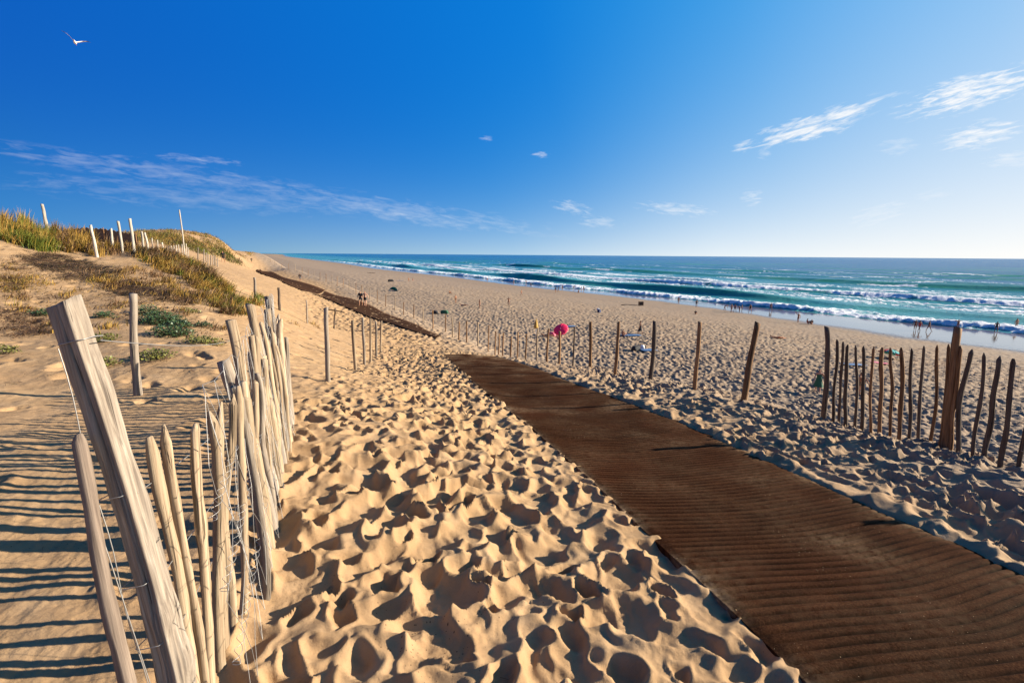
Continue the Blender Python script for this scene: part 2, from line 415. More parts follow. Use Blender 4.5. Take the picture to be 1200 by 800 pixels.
# ------------------------------------------------------------------ mats
def mat_material():
    t = NT('coir_mat'); P = t.coord('Object')
    n = t.noise(P, 90, 5, .7); big = t.noise(P, .8, 4)
    col = t.ramp(n, [(.32, (.012, .0048, .0018)), (.5, (.036, .0145, .0062)), (.72, (.088, .038, .017))])
    col = t.mix(t.ramp(big, [(.4, (0, 0, 0)), (.7, (.5, .5, .5))]), col, (.060, .021, .009))
    col = t.mix(t.math('MULTIPLY', t.attr('groove'), .95, clamp=True), col, (.004, .002, .0012))  # gaps between ribs, with the shade inside them put into the colour
    hv = t.node('ShaderNodeHueSaturation'); t.link(col, hv.inputs['Color']); t.link(t.math('MULTIPLY_ADD', t.attr('tone'), .5, .78), hv.inputs['Value']); col = hv.outputs[0]
    vor = t.node('ShaderNodeTexVoronoi', feature='F1', _Scale=26.0); t.link(t.mapping(P, (1, 2, 1)), vor.inputs['Vector'])
    fl = t.math('LESS_THAN', vor.outputs['Distance'], t.math('MULTIPLY', t.math('SUBTRACT', t.noise(P, 1.7, 3), .46, clamp=True), .55))
    col = t.mix(t.math('MULTIPLY', fl, .75), col, (.45, .33, .21))
    dust = t.math('MULTIPLY', t.attr('dust'), t.ramp(t.noise(P, 14, 5, .7), [(.35, (0, 0, 0)), (.6, (1, 1, 1))]))
    col = t.mix(dust, col, (.50, .345, .20))
    t.link(col, t.b.inputs['Base Color']); t.b.inputs['Roughness'].default_value = .92
    t.b.inputs['Specular IOR Level'].default_value = .02
    t.bump(t.math('ADD', n, t.noise(P, 300, 2)), .8, .004)
    return t.m
M_MAT = mat_material()
def near_mat():
    nu = 2600; nv = 90
    u = np.linspace(-1.6, ML, nu); v = np.concatenate([[0, 0], np.linspace(0, MW, nv), [MW, MW]])
    U, V = np.meshgrid(u, v, indexing='ij')
    wob = .03*noise(U*.5, U*0, 500)
    X = MA[0] + MD[0]*U + MD[1]*(V+wob); Y = MA[1] + MD[1]*U - MD[0]*(V+wob)
    lift = .014 + .014*fbm(U*.6, V*.6, 501, 2)
    bend = .10*np.sin(V*1.2+.3) + .03*noise(V*1.2, U*.3, 503)
    ph = (U+bend)/.066
    fr = ph-np.floor(ph)
    ef = sstep(0, .06, V)*sstep(0, .22, MW-V); rib = .017*np.clip(np.minimum(fr, 1-fr)*4.2, 0, 1)**.8*(.12+.88*ef)
    Z = base_z(X.ravel(), Y.ravel()).reshape(X.shape) + lift + rib + .0015*noise(U*30, V*30, 504)
    Z -= .016*(1-sstep(0, .16, MW-V)); Z[:, 0] -= .06; Z[:, -1] -= .06; Z[:, 1] -= .0; Z[:, -2] -= 0
    o = make_mesh_obj('beach_access_mat', np.stack([X.ravel(), Y.ravel(), Z.ravel()], 1), grid_faces(nu, nv+4), M_MAT)
    add_attr(o, 'groove', np.exp(-(np.minimum(fr, 1-fr)/.17)**2)*(.75+.5*noise(U*3, V*5, 509)))
    add_attr(o, 'tone', _hash(np.floor(ph), np.floor(V*0+1), 77)*.5 + .5*sstep(-.4, .4, noise(ph*.9, V*2.2, 510)))
    edge = np.exp(-(MW-V)/.10) + .8*np.exp(-V/.04) + .9*sstep(ML-1.2, ML, U)
    add_attr(o, 'dust', np.clip(edge*.7 + sstep(ML-6, ML, U)*.15 + .05 + .12*sstep(.15, .5, noise(U*.8, V*1.1, 511)), 0, 1)*(.5+noise(U*2, V*2, 505)))
    tag(o, 'wide ribbed brown coir mat running down the near sand from the lower right corner', 'mat', 'mats laid end to end along the sand path')
near_mat()
def far_mat(label, left_px, right_px, lift=.05):
    a = [hit(*p) for p in left_px]; b = [hit(*p) for p in right_px]
    n = 240; q = np.linspace(0, 1, n); k = np.linspace(0, 1, len(a))
    L = np.stack([np.interp(q, k, [p[i] for p in a]) for i in (0, 1)], 1); Rr = np.stack([np.interp(q, k, [p[i] for p in b]) for i in (0, 1)], 1)
    w = np.linspace(0, 1, 9)
    X = L[:, None, 0]*(1-w) + Rr[:, None, 0]*w; Y = L[:, None, 1]*(1-w) + Rr[:, None, 1]*w
    Z = base_z(X.ravel(), Y.ravel()) + relief(X.ravel(), Y.ravel())*.0 + lift
    Z = Z.reshape(X.shape) + .01*np.sin(np.arange(n)*1.9)[:, None]
    Xe = np.concatenate([X[:, :1], X, X[:, -1:]], 1); Ye = np.concatenate([Y[:, :1], Y, Y[:, -1:]], 1); Ze = np.concatenate([Z[:, :1]-.25, Z, Z[:, -1:]-.25], 1)
    o = make_mesh_obj('beach_access_mat', np.stack([Xe.ravel(), Ye.ravel(), Ze.ravel()], 1), grid_faces(n, 11), M_MAT)
    add_attr(o, 'dust', np.full(n*11, .05)); tag(o, label, 'mat', 'mats laid end to end along the sand path')
far_mat('middle brown mat with the couple walking on it', [(511, 397), (484, 388.5), (458, 380), (420, 367), (395, 356.5), (366, 344.5)], [(517, 394), (495, 384.5), (473, 375), (440, 361), (410, 349.5), (381, 341.2)])
far_mat('farthest narrow brown mat climbing towards the distant dunes', [(354, 341), (332, 331.5), (311, 322.5), (300, 318)], [(381, 340), (351, 330), (322, 320), (305, 315.5)], .06)

# ------------------------------------------------------------------ wood
def wood_material(name, c0, c1, c2, grain=1.0):
    t = NT(name); P = t.coord('Object')
    rnd = t.node('ShaderNodeObjectInfo').outputs['Random']
    off = t.node('ShaderNodeCombineXYZ'); t.link(t.math('MULTIPLY', rnd, 31.0), off.inputs['X']); t.link(t.math('MULTIPLY', rnd, 17.0), off.inputs['Z'])
    va = t.node('ShaderNodeVectorMath', operation='ADD'); t.link(P, va.inputs[0]); t.link(off.outputs[0], va.inputs[1]); Q = va.outputs[0]
    g = t.noise(t.mapping(Q, (90, 90, 2.2)), grain, 6, .65, .15); m = t.noise(t.mapping(Q, (6, 6, 1.4)), 1, 4)
    col = t.ramp(g, [(.28, c0), (.5, c1), (.75, c2)])
    col = t.mix(t.ramp(m, [(.35, (0, 0, 0)), (.75, (.55, .55, .55))]), col, tuple(x*.55 for x in c1))
    cr = t.noise(t.mapping(Q, (42, 42, .7)), 1, 3, .5, .1)
    crack = t.ramp(cr, [(.60, (0, 0, 0)), (.66, (1, 1, 1))])
    col = t.mix(t.math('MULTIPLY', crack, .8), col, tuple(x*.18 for x in c1))
    hs = t.node('ShaderNodeHueSaturation'); t.link(col, hs.inputs['Color']); t.link(t.math('MULTIPLY_ADD', rnd, .5, .75), hs.inputs['Value'])
    t.link(hs.outputs[0], t.b.inputs['Base Color']); t.b.inputs['Roughness'].default_value = .85; t.b.inputs['Specular IOR Level'].default_value = .2
    t.bump(t.math('SUBTRACT', g, t.math('MULTIPLY', crack, 1.5)), .7, .004)
    return t.m
M_PALE = wood_material('weathered_wood', (.20, .135, .08), (.38, .28, .18), (.52, .42, .29))
M_GREY = wood_material('grey_weathered_wood', (.12, .095, .075), (.27, .22, .17), (.46, .40, .32))
M_BROWN = wood_material('brown_wood', (.09, .045, .02), (.24, .13, .06), (.36, .22, .11))
M_DARK = wood_material('dark_wood', (.045, .033, .026), (.11, .080, .058), (.19, .145, .105))
M_DARK2 = wood_material('shaded_old_wood', (.07, .05, .04), (.17, .13, .10), (.28, .22, .17))  # darker wood for the leaning plank, its turned-away shade put into the colour
M_WHITE = wood_material('bleached_wood', (.30, .26, .20), (.46, .41, .33), (.58, .53, .44))
M_WIRE = plain('galvanised_wire', (.36, .35, .33), .5); M_WIRE.node_tree.nodes['Principled BSDF'].inputs['Metallic'].default_value = .6

def axis_obj(name, base, top, fn, mat, parent=None):
    """build a stake along its own z axis and stand it between base and top"""
    b = Vector(base); t = Vector(top); d = t-b; L = d.length
    vs, fs = fn(L)
    o = make_mesh_obj(name, vs, fs, mat, True)
    q = Vector((0, 0, 1)).rotation_difference(d)
    o.rotation_mode = 'XYZ'; o.rotation_euler = q.to_euler(); o.location = b
    if parent is not None:
        o.parent = parent; o.location = b - parent.location
    return o
def stake_fn(r0, r1, seed, nseg=16, nside=7, bend=.015, point=.06, rough=.15, flat=1.0, knot=0.0):
    rn = random.Random(seed)
    prof = [1+rn.uniform(-rough, rough) for _ in range(nside)]; yaw = rn.uniform(0, 6.28)
    bx = [rn.gauss(0, bend)/(k+1)**1.3 for k in range(4)]; by = [rn.gauss(0, bend)/(k+1)**1.3 for k in range(4)]
    kz = rn.uniform(.3, .8)
    slant = rn.uniform(-.5, .5); cut = rn.uniform(0, 6.28); blunt = rn.uniform(.15, .55); cofs = rn.uniform(.1, .75)
    def fn(L):
        vs = []; fs = []
        zs = [i/nseg for i in range(nseg+1)]
        if point > 0: zs = [z*(L-point)/L for z in zs] + [(L-point*.45)/L, 1.0]
        for i, q in enumerate(zs):
            z = q*L
            r = r0 + (r1-r0)*q; ox0 = oy0 = 0
            if point > 0 and z > L-point+1e-6: last = z >= L-point*.2; cx_ = r*cofs*(1 if last else .45)*(1-blunt); ox0 = cx_*math.cos(cut); oy0 = cx_*math.sin(cut); r *= (blunt if last else .5+.5*blunt)
            ox = sum(b*math.sin((k+1)*q*math.pi) for k, b in enumerate(bx)); oy = sum(b*math.sin((k+1)*q*math.pi) for k, b in enumerate(by))
            r *= 1 + .04*math.sin(q*6+seed) + rough*.35*math.sin(q*23+seed*1.7)*math.sin(q*11+seed) + knot*math.exp(-((q-kz)/.04)**2)
            for k in range(nside):
                a = yaw + k*2*math.pi/nside
                rr = r*(prof[k] + .05*math.sin(q*17+k*2+seed))
                zz = z + (slant*rr*math.cos(a) if (point <= 0 and i == len(zs)-1) else 0)
                vs.append((ox+ox0+rr*math.cos(a), oy+oy0+rr*math.sin(a)*flat, zz))
        n = len(zs)
        for i in range(n-1):
            for k in range(nside):
                fs.append((i*nside+k, i*nside+(k+1) % nside, (i+1)*nside+(k+1) % nside, (i+1)*nside+k))
        fs.append(tuple(range((n-1)*nside, n*nside)))
        fs.append(tuple(range(nside-1, -1, -1)))
        return vs, fs
    return fn
def tube_mesh(paths, r, n=5):
    vs = []; fs = []
    for P in paths:
        P = [Vector(p) for p in P]; st = len(vs)
        for i, p in enumerate(P):
            d = (P[min(i+1, len(P)-1)]-P[max(i-1, 0)])
            if d.length < 1e-9: d = Vector((0, 0, 1))
            d.normalize(); a = d.cross(Vector((.31, .17, .94))).normalized(); b = d.cross(a)
            for k in range(n):
                t = 2*math.pi*k/n; vs.append(tuple(p + a*r*math.cos(t) + b*r*math.sin(t)))
        for i in range(len(P)-1):
            for k in range(n):
                fs.append((st+i*n+k, st+i*n+(k+1) % n, st+(i+1)*n+(k+1) % n, st+(i+1)*n+k))
    return vs, fs
def local(paths, o): 
    L = o.location
    return [[(p[0]-L.x, p[1]-L.y, p[2]-L.z) for p in P] for P in paths]

# --- near left fence
def left_fence():
    f = empty('picket_fence', (-1.25, 2.2, z_at(-1.25, 2.2)))
    tag(f, 'weathered picket fence with wire netting left of the path, big split post at near end', 'fence')
    key = [(-1.0, 1.55), (-1.27, 2.2), (-1.72, 3.3), (-2.12, 4.4), (-2.72, 5.6), (-3.35, 6.9)]
    cum = [0]
    for a, b in zip(key, key[1:]): cum.append(cum[-1]+math.dist(a, b))
    def on(s): return (float(np.interp(s, cum, [k[0] for k in key])), float(np.interp(s, cum, [k[1] for k in key])))
    rn = random.Random(3)
    # big near post, split and cracked, modelled ring by ring
    pb = pt(224, 905, 1.50); ptop = pt(83, 352, 1.50)
    pb = (pb[0], pb[1]+.0, z_at(pb[0], pb[1])-.15)
    def bigpost(L):
        ns, nr = 80, 110; vs = []; fs = []
        for i in range(nr+1):
            q = i/nr; z = q*L
            ox = .045*math.sin(q*2.6+.2) - .03*q; oy = .01*math.sin(q*4)
            for k in range(ns):
                a = 2*math.pi*k/ns
                # rounded square section
                c, s_ = math.cos(a), math.sin(a)
                r = .036/max(abs(c), abs(s_), .745)*(1.16 - .20*q)
                r += .003*float(noise(np.array([k*.35+3.0]), np.array([q*5]), 600)[0]) + .006*float(noise(np.array([k*.1]), np.array([q*9]), 601)[0])
                for (ak, w, dp, z0, z1) in ((10, .6, .012, .0, .6), (3, .5, .009, 0, .5), (24, .7, .012, 0, .55), (31, .45, .013, 0, 1.2), (27.5, .5, .008, .2, .9), (34, .5, .010, 0, .8), (19, .7, .014, .0, .98), (38, .5, .008, .0, .5)):
                    kk = ak + .7*math.sin(q*4+ak)
                    dd = min(abs(k/2-kk), 40-abs(k/2-kk))
                    if z0 < q < z1: r -= .75*dp*math.exp(-(dd/w)**2)*min(1, (q-z0)*8+ .2)*min(1, (z1-q)*8)
                if q < .45: r += .018*math.exp(-((q-.27)/.05)**2)*max(0, math.cos(a-.5)) + .012*math.exp(-((q-.38)/.04)**2)*max(0, math.cos(a+.4))
                zz = z + (.012*c + .01*s_ if i == nr else 0)
                vs.append((ox+r*c, oy+r*s_*.92, zz))
        for i in range(nr):
            for k in range(ns):
                fs.append((i*ns+k, i*ns+(k+1) % ns, (i+1)*ns+(k+1) % ns, (i+1)*ns+k))
        top = (nr+1)*ns; vs.append((vs[nr*ns][0]-.06, 0, L-.006))
        for k in range(ns): fs.append((nr*ns+k, nr*ns+(k+1) % ns, top))
        return vs, fs
    bp = axis_obj('post', pb, ptop, bigpost, M_GREY, f)
    bp.rotation_euler.rotate_axis('Z', R(-7))
    bp['label'] = 'big split grey post leaning left at the near end of the fence'
    # plank leaning against it on the left
    a = pt(170, 860, 1.42); axis_obj('picket', (a[0], a[1], z_at(a[0], a[1])-.1), pt(91, 508, 1.42), stake_fn(.027, .021, 11, 18, 6, .01, .03, .2), M_DARK2, f)
    # pickets standing where the photo shows each one
    n = 0
    for top, bot, Y, r in [((138, 508), (172, 660), 1.62, .016), ((176, 511), (206, 690), 1.62, .017), ((193, 497), (221, 700), 1.66, .019), ((228, 496), (241, 720), 1.72, .018),
                           ((247, 482), (258, 740), 1.84, .018), ((258, 471), (266, 760), 1.92, .015), ((272, 462), (275, 740), 2.02, .017), ((279, 452), (281, 730), 2.12, .016),]:
        p0 = np.array(pt(*top, Y)); p1 = np.array(pt(*bot, Y)); d = (p1-p0)/(p0[2]-p1[2])
        g = p0 + d*(p0[2]-z_at(p1[0], p1[1])+.12)
        axis_obj('picket', g, p0, stake_fn(r*1.12, r, 20+n, 26, 8, .013, rn.choice([.03, .05, .07]), .30, knot=.22), M_PALE, f); n += 1
    s = .80
    while s < cum[-1]:
        x, y = on(s); x += rn.uniform(-.015, .015); z = z_at(x, y)
        h = rn.uniform(.98, 1.22) if s < 3.3 else rn.uniform(.9, 1.15)
        lean = rn.gauss(-.05, .035)*h
        top = (x+lean, y+rn.gauss(0, .03)*h, z+h)
        r = rn.uniform(.014, .024)
        axis_obj('picket', (x, y, z-.12), top, stake_fn(r*1.1, r, 100+n, 16, 7, .02, rn.choice([.05, .06, .02, 0]), .28, knot=.25), rn.choice([M_PALE, M_PALE, M_GREY]), f)
        n += 1; s += rn.uniform(.08, .15)
    # taller posts of the fence
    for (tp, by, Y, r, mt) in [((270, 375), 620, 2.75, .034, M_PALE), ((262, 422), 600, 2.9, .038, M_GREY), ((293, 357), 560, 3.4, .026, M_PALE), ((314, 347), 520, 4.45, .036, M_GREY),
                               ((313, 362), 520, 4.30, .028, M_PALE), ((299, 382), 540, 3.8, .028, M_GREY), ((306, 398), 530, 4.1, .024, M_DARK)]:
        x = on(float(np.interp(Y, [k[1] for k in key], cum)))[0]
        p0 = pt(*tp, Y)
        axis_obj('post', (x, Y, z_at(x, Y)-.15), p0, stake_fn(r*1.1, r*.95, 300+int(tp[0]), 18, 9, .012, .0, .14, knot=.1), mt, f)
    # wires: three twisted pairs through the pickets and loose netting above
    paths = []
    for h0 in (.28, .62, .88):
        for ph in (0, math.pi):
            P = []
            for i in range(620):
                s_ = -.05 + (cum[-1]+.05)*i/619; x, y = on(max(s_, 0))
                a = s_*48+ph
                P.append((x+.016*math.cos(a) + .004, y+.004*math.sin(a), z_at(x, y)+h0+.004*math.sin(a)+.02*math.sin(s_*2.1+h0*7)-.04*h0*0))
            paths.append([(p[0] - .05*(p[2]-z_at(p[0], p[1])), p[1], p[2]) for p in P])
    v, fc = tube_mesh(local(paths, f), .0012, 4)
    o = make_mesh_obj('twisted_wire', v, fc, M_WIRE, True, f)
    paths = []
    nx, nz = 26, 6
    def net(i, j):
        s_ = i*.17; x, y = on(s_); g = random.Random(i*37+j*101)
        off = .085 if j % 2 else 0
        x, y = on(s_+off)
        hh = .12+j*.235
        return (x+.055-.10*hh+g.gauss(0, .014), y+g.gauss(0, .02), z_at(x, y)+hh+g.gauss(0, .02)-.05*math.sin(s_*1.3)*hh)
    for j in range(nz):
        for i in range(nx):
            p = net(i, j)
            if j < nz-1:
                for q in ((i, j+1), (i-1, j+1) if j % 2 == 0 else (i+1, j+1)):
                    if 0 <= q[0] < nx:
                        e = net(*q); mid = [(a+b)/2+random.gauss(0, .006) for a, b in zip(p, e)]
                        paths.append([p, mid, e])
    P = [net(i, nz-1) for i in range(nx)]; paths.append(P)
    v, fc = tube_mesh(local(paths, f), .0011, 4)
    make_mesh_obj('wire_netting', v, fc, M_WIRE, True, f)
    # wires stapled round the big post and running away
    B = Vector(pb); T = Vector(ptop); paths = []
    for q in (.93, .64, .46, .33):
        c = B.lerp(T, q); P = []
        for i in range(30):
            a = i/29*2*math.pi*1.05; P.append((c.x+.048*(1.16-.16*q)*math.cos(a)*min(1, .78/max(abs(math.cos(a)), abs(math.sin(a))))*1.12, c.y+.048*(1.16-.16*q)*math.sin(a)*min(1, .78/max(abs(math.cos(a)), abs(math.sin(a))))*1.12, c.z+.012*math.cos(a)))
        paths.append(P)
        e = (on(2.2)[0]-.07, on(2.2)[1], z_at(*on(2.2))+1.25*q)
        st = (c.x+.06, c.y, c.z); P = []
        for i in range(16):
            w = i/15; P.append((st[0]+(e[0]-st[0])*w, st[1]+(e[1]-st[1])*w, st[2]+(e[2]-st[2])*w-.06*math.sin(w*math.pi)))
        paths.append(P)
    P = []
    for i in range(20):
        q = .92-.8*i/19; c = B.lerp(T, q); P.append((c.x-.028+.006*math.sin(i*.9), c.y-.052, c.z))
    paths.append(P)
    P = []
    for i in range(20):
        q = .62-.6*i/19; c = B.lerp(T, q); P.append((c.x-.045+.06*i/19, c.y-.058, c.z))
    paths.append(P)
    v, fc = tube_mesh(local(paths, f), .0017, 5)
    make_mesh_obj('tie_wire', v, fc, M_WIRE, True, f)
left_fence()

# --- right palisade
def right_fence():
    def hit(px, py):
        Y = float(np.interp(px, [966, 1108, 1174], [8.0, 6.0, 5.45])); b = pt(px, py, Y); return (b[0], Y, z_at(b[0], Y))
    b0 = hit(1108, 523)
    f = empty('picket_fence', b0)
    tag(f, 'dark backlit picket fence with two stouter posts at the right edge above the beach', 'fence')
    rn = random.Random(9)
    def put(name, tp, bp_, r, mt, point, seed, knot=.08, bend=.012, nside=7):
        Y = float(np.interp(bp_[0], [966, 1108, 1174], [8.0, 6.0, 5.45])); b = pt(*bp_, Y); b = (b[0], Y, z_at(b[0], Y)); t = pt(tp[0], tp[1], Y)
        return axis_obj(name, (b[0], b[1], b[2]-.12), (t[0], t[1], t[2]), stake_fn(r*1.05, r*.92, seed, 16, nside, bend, point, .14, knot=knot), mt, f)
    put('post', (969, 383), (966, 491), .044, M_DARK, 0, 1, .18, .02, 9)['label'] = 'knotty dark end post'
    put('post', (1123, 384), (1109, 524), .044, M_BROWN, 0, 2, .03, .006, 10)['label'] = 'stout straight orange brown post'
    tops = [(981, 397), (988, 400), (993, 403), (1003, 404), (1012, 405), (1024, 406), (1034, 407), (1044, 407), (1056, 407), (1069, 408), (1083, 405), (1098, 404),
            (1112, 403), (1126, 405), (1139, 409), (1153, 413), (1171, 417), (1188, 420)]
    bots = [(978, 486), (985, 493), (992, 497), (1002, 499), (1010, 502), (1022, 503), (1032, 505), (1044, 508), (1055, 509), (1066, 513), (1078, 515), (1092, 513),
            (1103, 518), (1114, 519), (1126, 524), (1142, 532), (1157, 535), (1174, 539)]
    last = None
    for i, (t, b) in enumerate(zip(tops, bots)):
        put('picket', t, b, rn.uniform(.019, .029), rn.choice([M_DARK, M_DARK, M_BROWN]), .05, 40+i, .15, .016)
    P0 = hit(1157, 535); P1 = hit(1174, 539); dx, dy = P1[0]-P0[0], P1[1]-P0[1]
    d = math.hypot(dx, dy); dx, dy = dx/d, dy/d
    line = [hit(966, 491)] + [hit(*b) for b in bots]
    x, y = P1[0], P1[1]
    for k in range(24):
        x += dx*.17; y += dy*.17 - .012*k*.3
        z = z_at(x, y); line.append((x, y, z)); h = rn.uniform(1.05, 1.2)
        axis_obj('post' if k == 7 else 'picket', (x, y, z-.12), (x+.03*rn.gauss(0, 1), y+.03*rn.gauss(0, 1), z+(1.5 if k == 7 else h)), stake_fn(.05 if k == 7 else .024, .046 if k == 7 else .02, 80+k, 12, 7, .014, 0 if k == 7 else .05, .14), M_BROWN if k == 7 else M_DARK, f)
    paths = []
    for h0 in (.25, .62, .98):
        P = []
        for i, p in enumerate(line):
            g = random.Random(i+int(h0*100))
            P.append((p[0]+.02*(-1)**i, p[1]+.02*(-1)**i, p[2]+h0+g.gauss(0, .015)))
        paths.append(P); paths.append([(p[0]-.03*(-1)**i, p[1]-.03*(-1)**i, p[2]+h0-.01) for i, p in enumerate(line)])
    P = [(p[0], p[1], p[2]+1.22-.03*math.sin(i*.9)) for i, p in enumerate(line[2:])]
    paths.append(P)
    for i in range(0, len(P), 2): paths.append([P[i], (P[i][0]+.02, P[i][1], P[i][2]-.25)])
    v, fc = tube_mesh(local(paths, f), .0018, 4)
    make_mesh_obj('fence_wire', v, fc, M_WIRE, True, f)
right_fence()

# --- free standing posts
def post(tp, bp_, r, mt, label, group, ys=(1.2, 2500), seed=None, name='wooden_post', point=0, bend=.012, Y=None):
    b = hit(*bp_, *ys) if Y is None else None
    if Y: b = pt(*bp_, Y); b = (b[0], b[1], z_at(b[0], b[1]))
    hmax = 1.75 if name == 'wooden_post' else 9
    if b is None: b = pt(*bp_, 40)
    t = list(pt(tp[0], tp[1], b[1])); t[2] = min(max(t[2], b[2]+.8), b[2]+hmax)
    sd = seed if seed is not None else int(bp_[0]*7+bp_[1])
    o = axis_obj(name, (b[0], b[1], b[2]-.15), t, stake_fn(r*1.05, r*.92, sd, 14, 8, bend, point, .12, knot=.06), mt)
    tag(o, label, 'post', group)
    print('post', bp_, 'Y %.1f h %.2f z %.2f' % (b[1], t[2]-b[2], b[2]-CAMZ))
    return o
G1 = 'posts on the seaward side of the near mat'
post((888, 378), (872, 468), .050, M_BROWN, 'thick leaning brown post, nearest single post left of the dark picket fence', G1, Y=8.2)
post((820, 377), (814, 455), .040, M_BROWN, 'second single post from the dark picket fence, slender and slightly crooked', G1, Y=9.4)
post((767, 376), (762, 444), .052, M_DARK, 'dark thick post third from the dark picket fence', G1, Y=11)
post((725, 377), (721, 438), .045, M_BROWN, 'brown post with crooked top, fourth from the dark picket fence', G1, Y=12.3, bend=.03)
post((692, 377), (692, 431), .042, M_BROWN, 'straight brown post fifth from the dark picket fence', G1, Y=13.9)
post((673, 383), (671, 429), .026, M_DARK, 'thin dark stake just right of the red parasol', G1, Y=15.4)
post((656, 388), (655, 425), .040, M_BROWN, 'brown post standing right under the red parasol', G1, Y=16.6)
post((643, 385), (641, 421), .036, M_BROWN, 'brown post just left of the red parasol', G1, Y=18)
post((630, 384), (629, 421), .034, M_PALE, 'pale post directly below the folded ochre parasol', G1, Y=19.2)
for i, (a, b, c) in enumerate([(617, 391, 419), (607, 389, 417), (599, 394, 417), (590, 390, 416), (585, 391, 414), (581, 388, 415), (573, 381, 411)]):
    post((a, b), (a-1, c), .034, M_BROWN, ['slim brown post right of a close pair left of the folded parasol', 'pale slim post among the cluster left of the folded parasol', 'shortest post of the cluster left of the folded parasol',
         'taller post of the cluster where the seaward fence bends', 'right post of the tight pair at the left of the cluster', 'left post of the tight pair at the left of the cluster', 'lone post where the seaward fence turns along the far mat'][i], G1, Y=[20.3, 21.5, 22.5, 23.2, 24, 25, 26.5][i])
G2 = 'posts on the landward side of the path'
post((382, 360), (384, 446), .040, M_GREY, 'nearest tall grey post left of the path beyond the picket fence', G2)
post((413, 375), (416, 434), .042, M_PALE, 'pale post second in the row left of the path', G2)
post((425, 372), (427, 427), .036, M_GREY, 'third post in the row left of the path, leaning slightly', G2)
post((434, 373), (434, 424), .036, M_PALE, 'fourth post in the row left of the path', G2)
post((440, 376), (441, 418), .034, M_GREY, 'fifth post in the row left of the path', G2)
post((447, 376), (446, 412), .034, M_PALE, 'last post of the row left of the path, where the sand meets the middle mat', G2)
post((393, 361), (391, 385), .038, M_DARK, 'short dark post behind the tall grey post left of the path', G2)
_p = bpy.data.objects['wooden_post.%03d' % (len([o for o in bpy.data.objects if o.name.startswith('wooden_post')])-1)]
_v, _f = tube_mesh([[(-.55, 0, .98), (0, .02, 1.0), (.42, 0, .96)]], .03, 6); make_mesh_obj('crossbar', _v, _f, M_DARK, True, _p)
post((359, 352), (360, 377), .035, M_GREY, 'small post with a green tuft at its foot on the bare slope', G2)
post((326, 337), (327, 363), .050, M_DARK, 'dark short post high on the bare slope left of the mats', G2)
post((298, 325), (299, 350), .045, M_GREY, 'slim grey post on the bare slope beside the grassy mound', G2)
post((156, 344), (162, 463), .044, M_GREY, 'weathered grey post standing alone behind the big split post', G2)
G3 = 'pale posts along the dune crest'
for (t, b, r, lab) in [((49, 239), (57, 273), .06, 'leftmost pale post on the dune crest beside the green tussock'), ((106, 264), (114, 301), .05, 'leaning pale post left of three on the crest'),
    ((130, 268), (133, 293), .05, 'shorter pale post second from the left of the crest group'), ((138, 259), (144, 296), .05, 'pale leaning post third in the crest group'), ((152, 256), (158, 298), .055, 'tallest stout pale post of the crest group'),
    ((166, 273), (167, 292), .045, 'pale post just right of the tallest in the crest group'), ((170, 278), (173, 294), .045, 'small pale post behind the mound grass'), ((178, 279), (179, 291), .045, 'small pale post at the left of the receding row'),
    ((185, 285), (185, 293), .045, 'tiny pale post in the receding row below the thin pole')]:
    post(t, b, r, M_WHITE, lab, G3, ys=(14, 26))
pl = post((210, 246), (215, 286), .05, M_WHITE, 'tall thin white pole rising above the dune crest', G3, Y=40, name='pole', bend=.02)
for (x, t, b) in [(190, 284, 293), (197, 280, 292), (200, 283, 293), (203, 284, 294), (206, 285, 294), (209, 286, 295), (213, 286, 296), (218, 285, 297), (220, 290, 299)]:
    post((x, t), (x, b), .05, M_WHITE, 'small pale post in the receding row behind the grassy mound', 'small posts behind the grassy mound', Y=34+1.3*(x-188)/2)
for (x, t, b) in [(232, 290, 305), (239, 292, 307), (242, 296, 308), (244, 298, 310), (247, 299, 310), (250, 299, 310), (252, 300, 311), (255, 302, 312)]:
    post((x, t), (x, b), .06, M_GREY, 'tiny grey post of the broken fence beyond the mound near the far walkers', 'posts of the broken fence beyond the mound', ys=(22, 200))
# far seaward row, followed along the brow
far = [(560, 377, 405), (547, 376, 401), (538, 377, 399), (530, 372, 396), (522, 368, 389), (507, 363, 385), (496, 360, 378), (485, 357, 373), (473, 354, 369), (463, 348, 364), (452, 345, 359), (442, 340, 354),
       (433, 337, 349), (424, 334, 346), (417, 331, 343), (409, 328, 340), (402, 325, 337), (395, 323, 334), (389, 322, 332), (382, 320, 331), (375, 318, 328), (368, 316, 325), (361, 313, 322), (354, 311, 320), (346, 309, 318), (338, 307, 315), (330, 306, 313), (322, 304, 311), (317, 303, 309)]
for i, (x, t, b) in enumerate(far):
    post((x, t), (x, b), .045, M_BROWN if i % 3 else M_PALE, 'small post of the long seaward row receding beside the far mats', 'posts receding beside the far mats', Y=None if x > 445 else float(np.interp(x, [317, 322, 338, 354, 368, 382, 395, 409, 424, 442], [185, 175, 150, 130, 115, 101, 93, 85, 76, 66])))

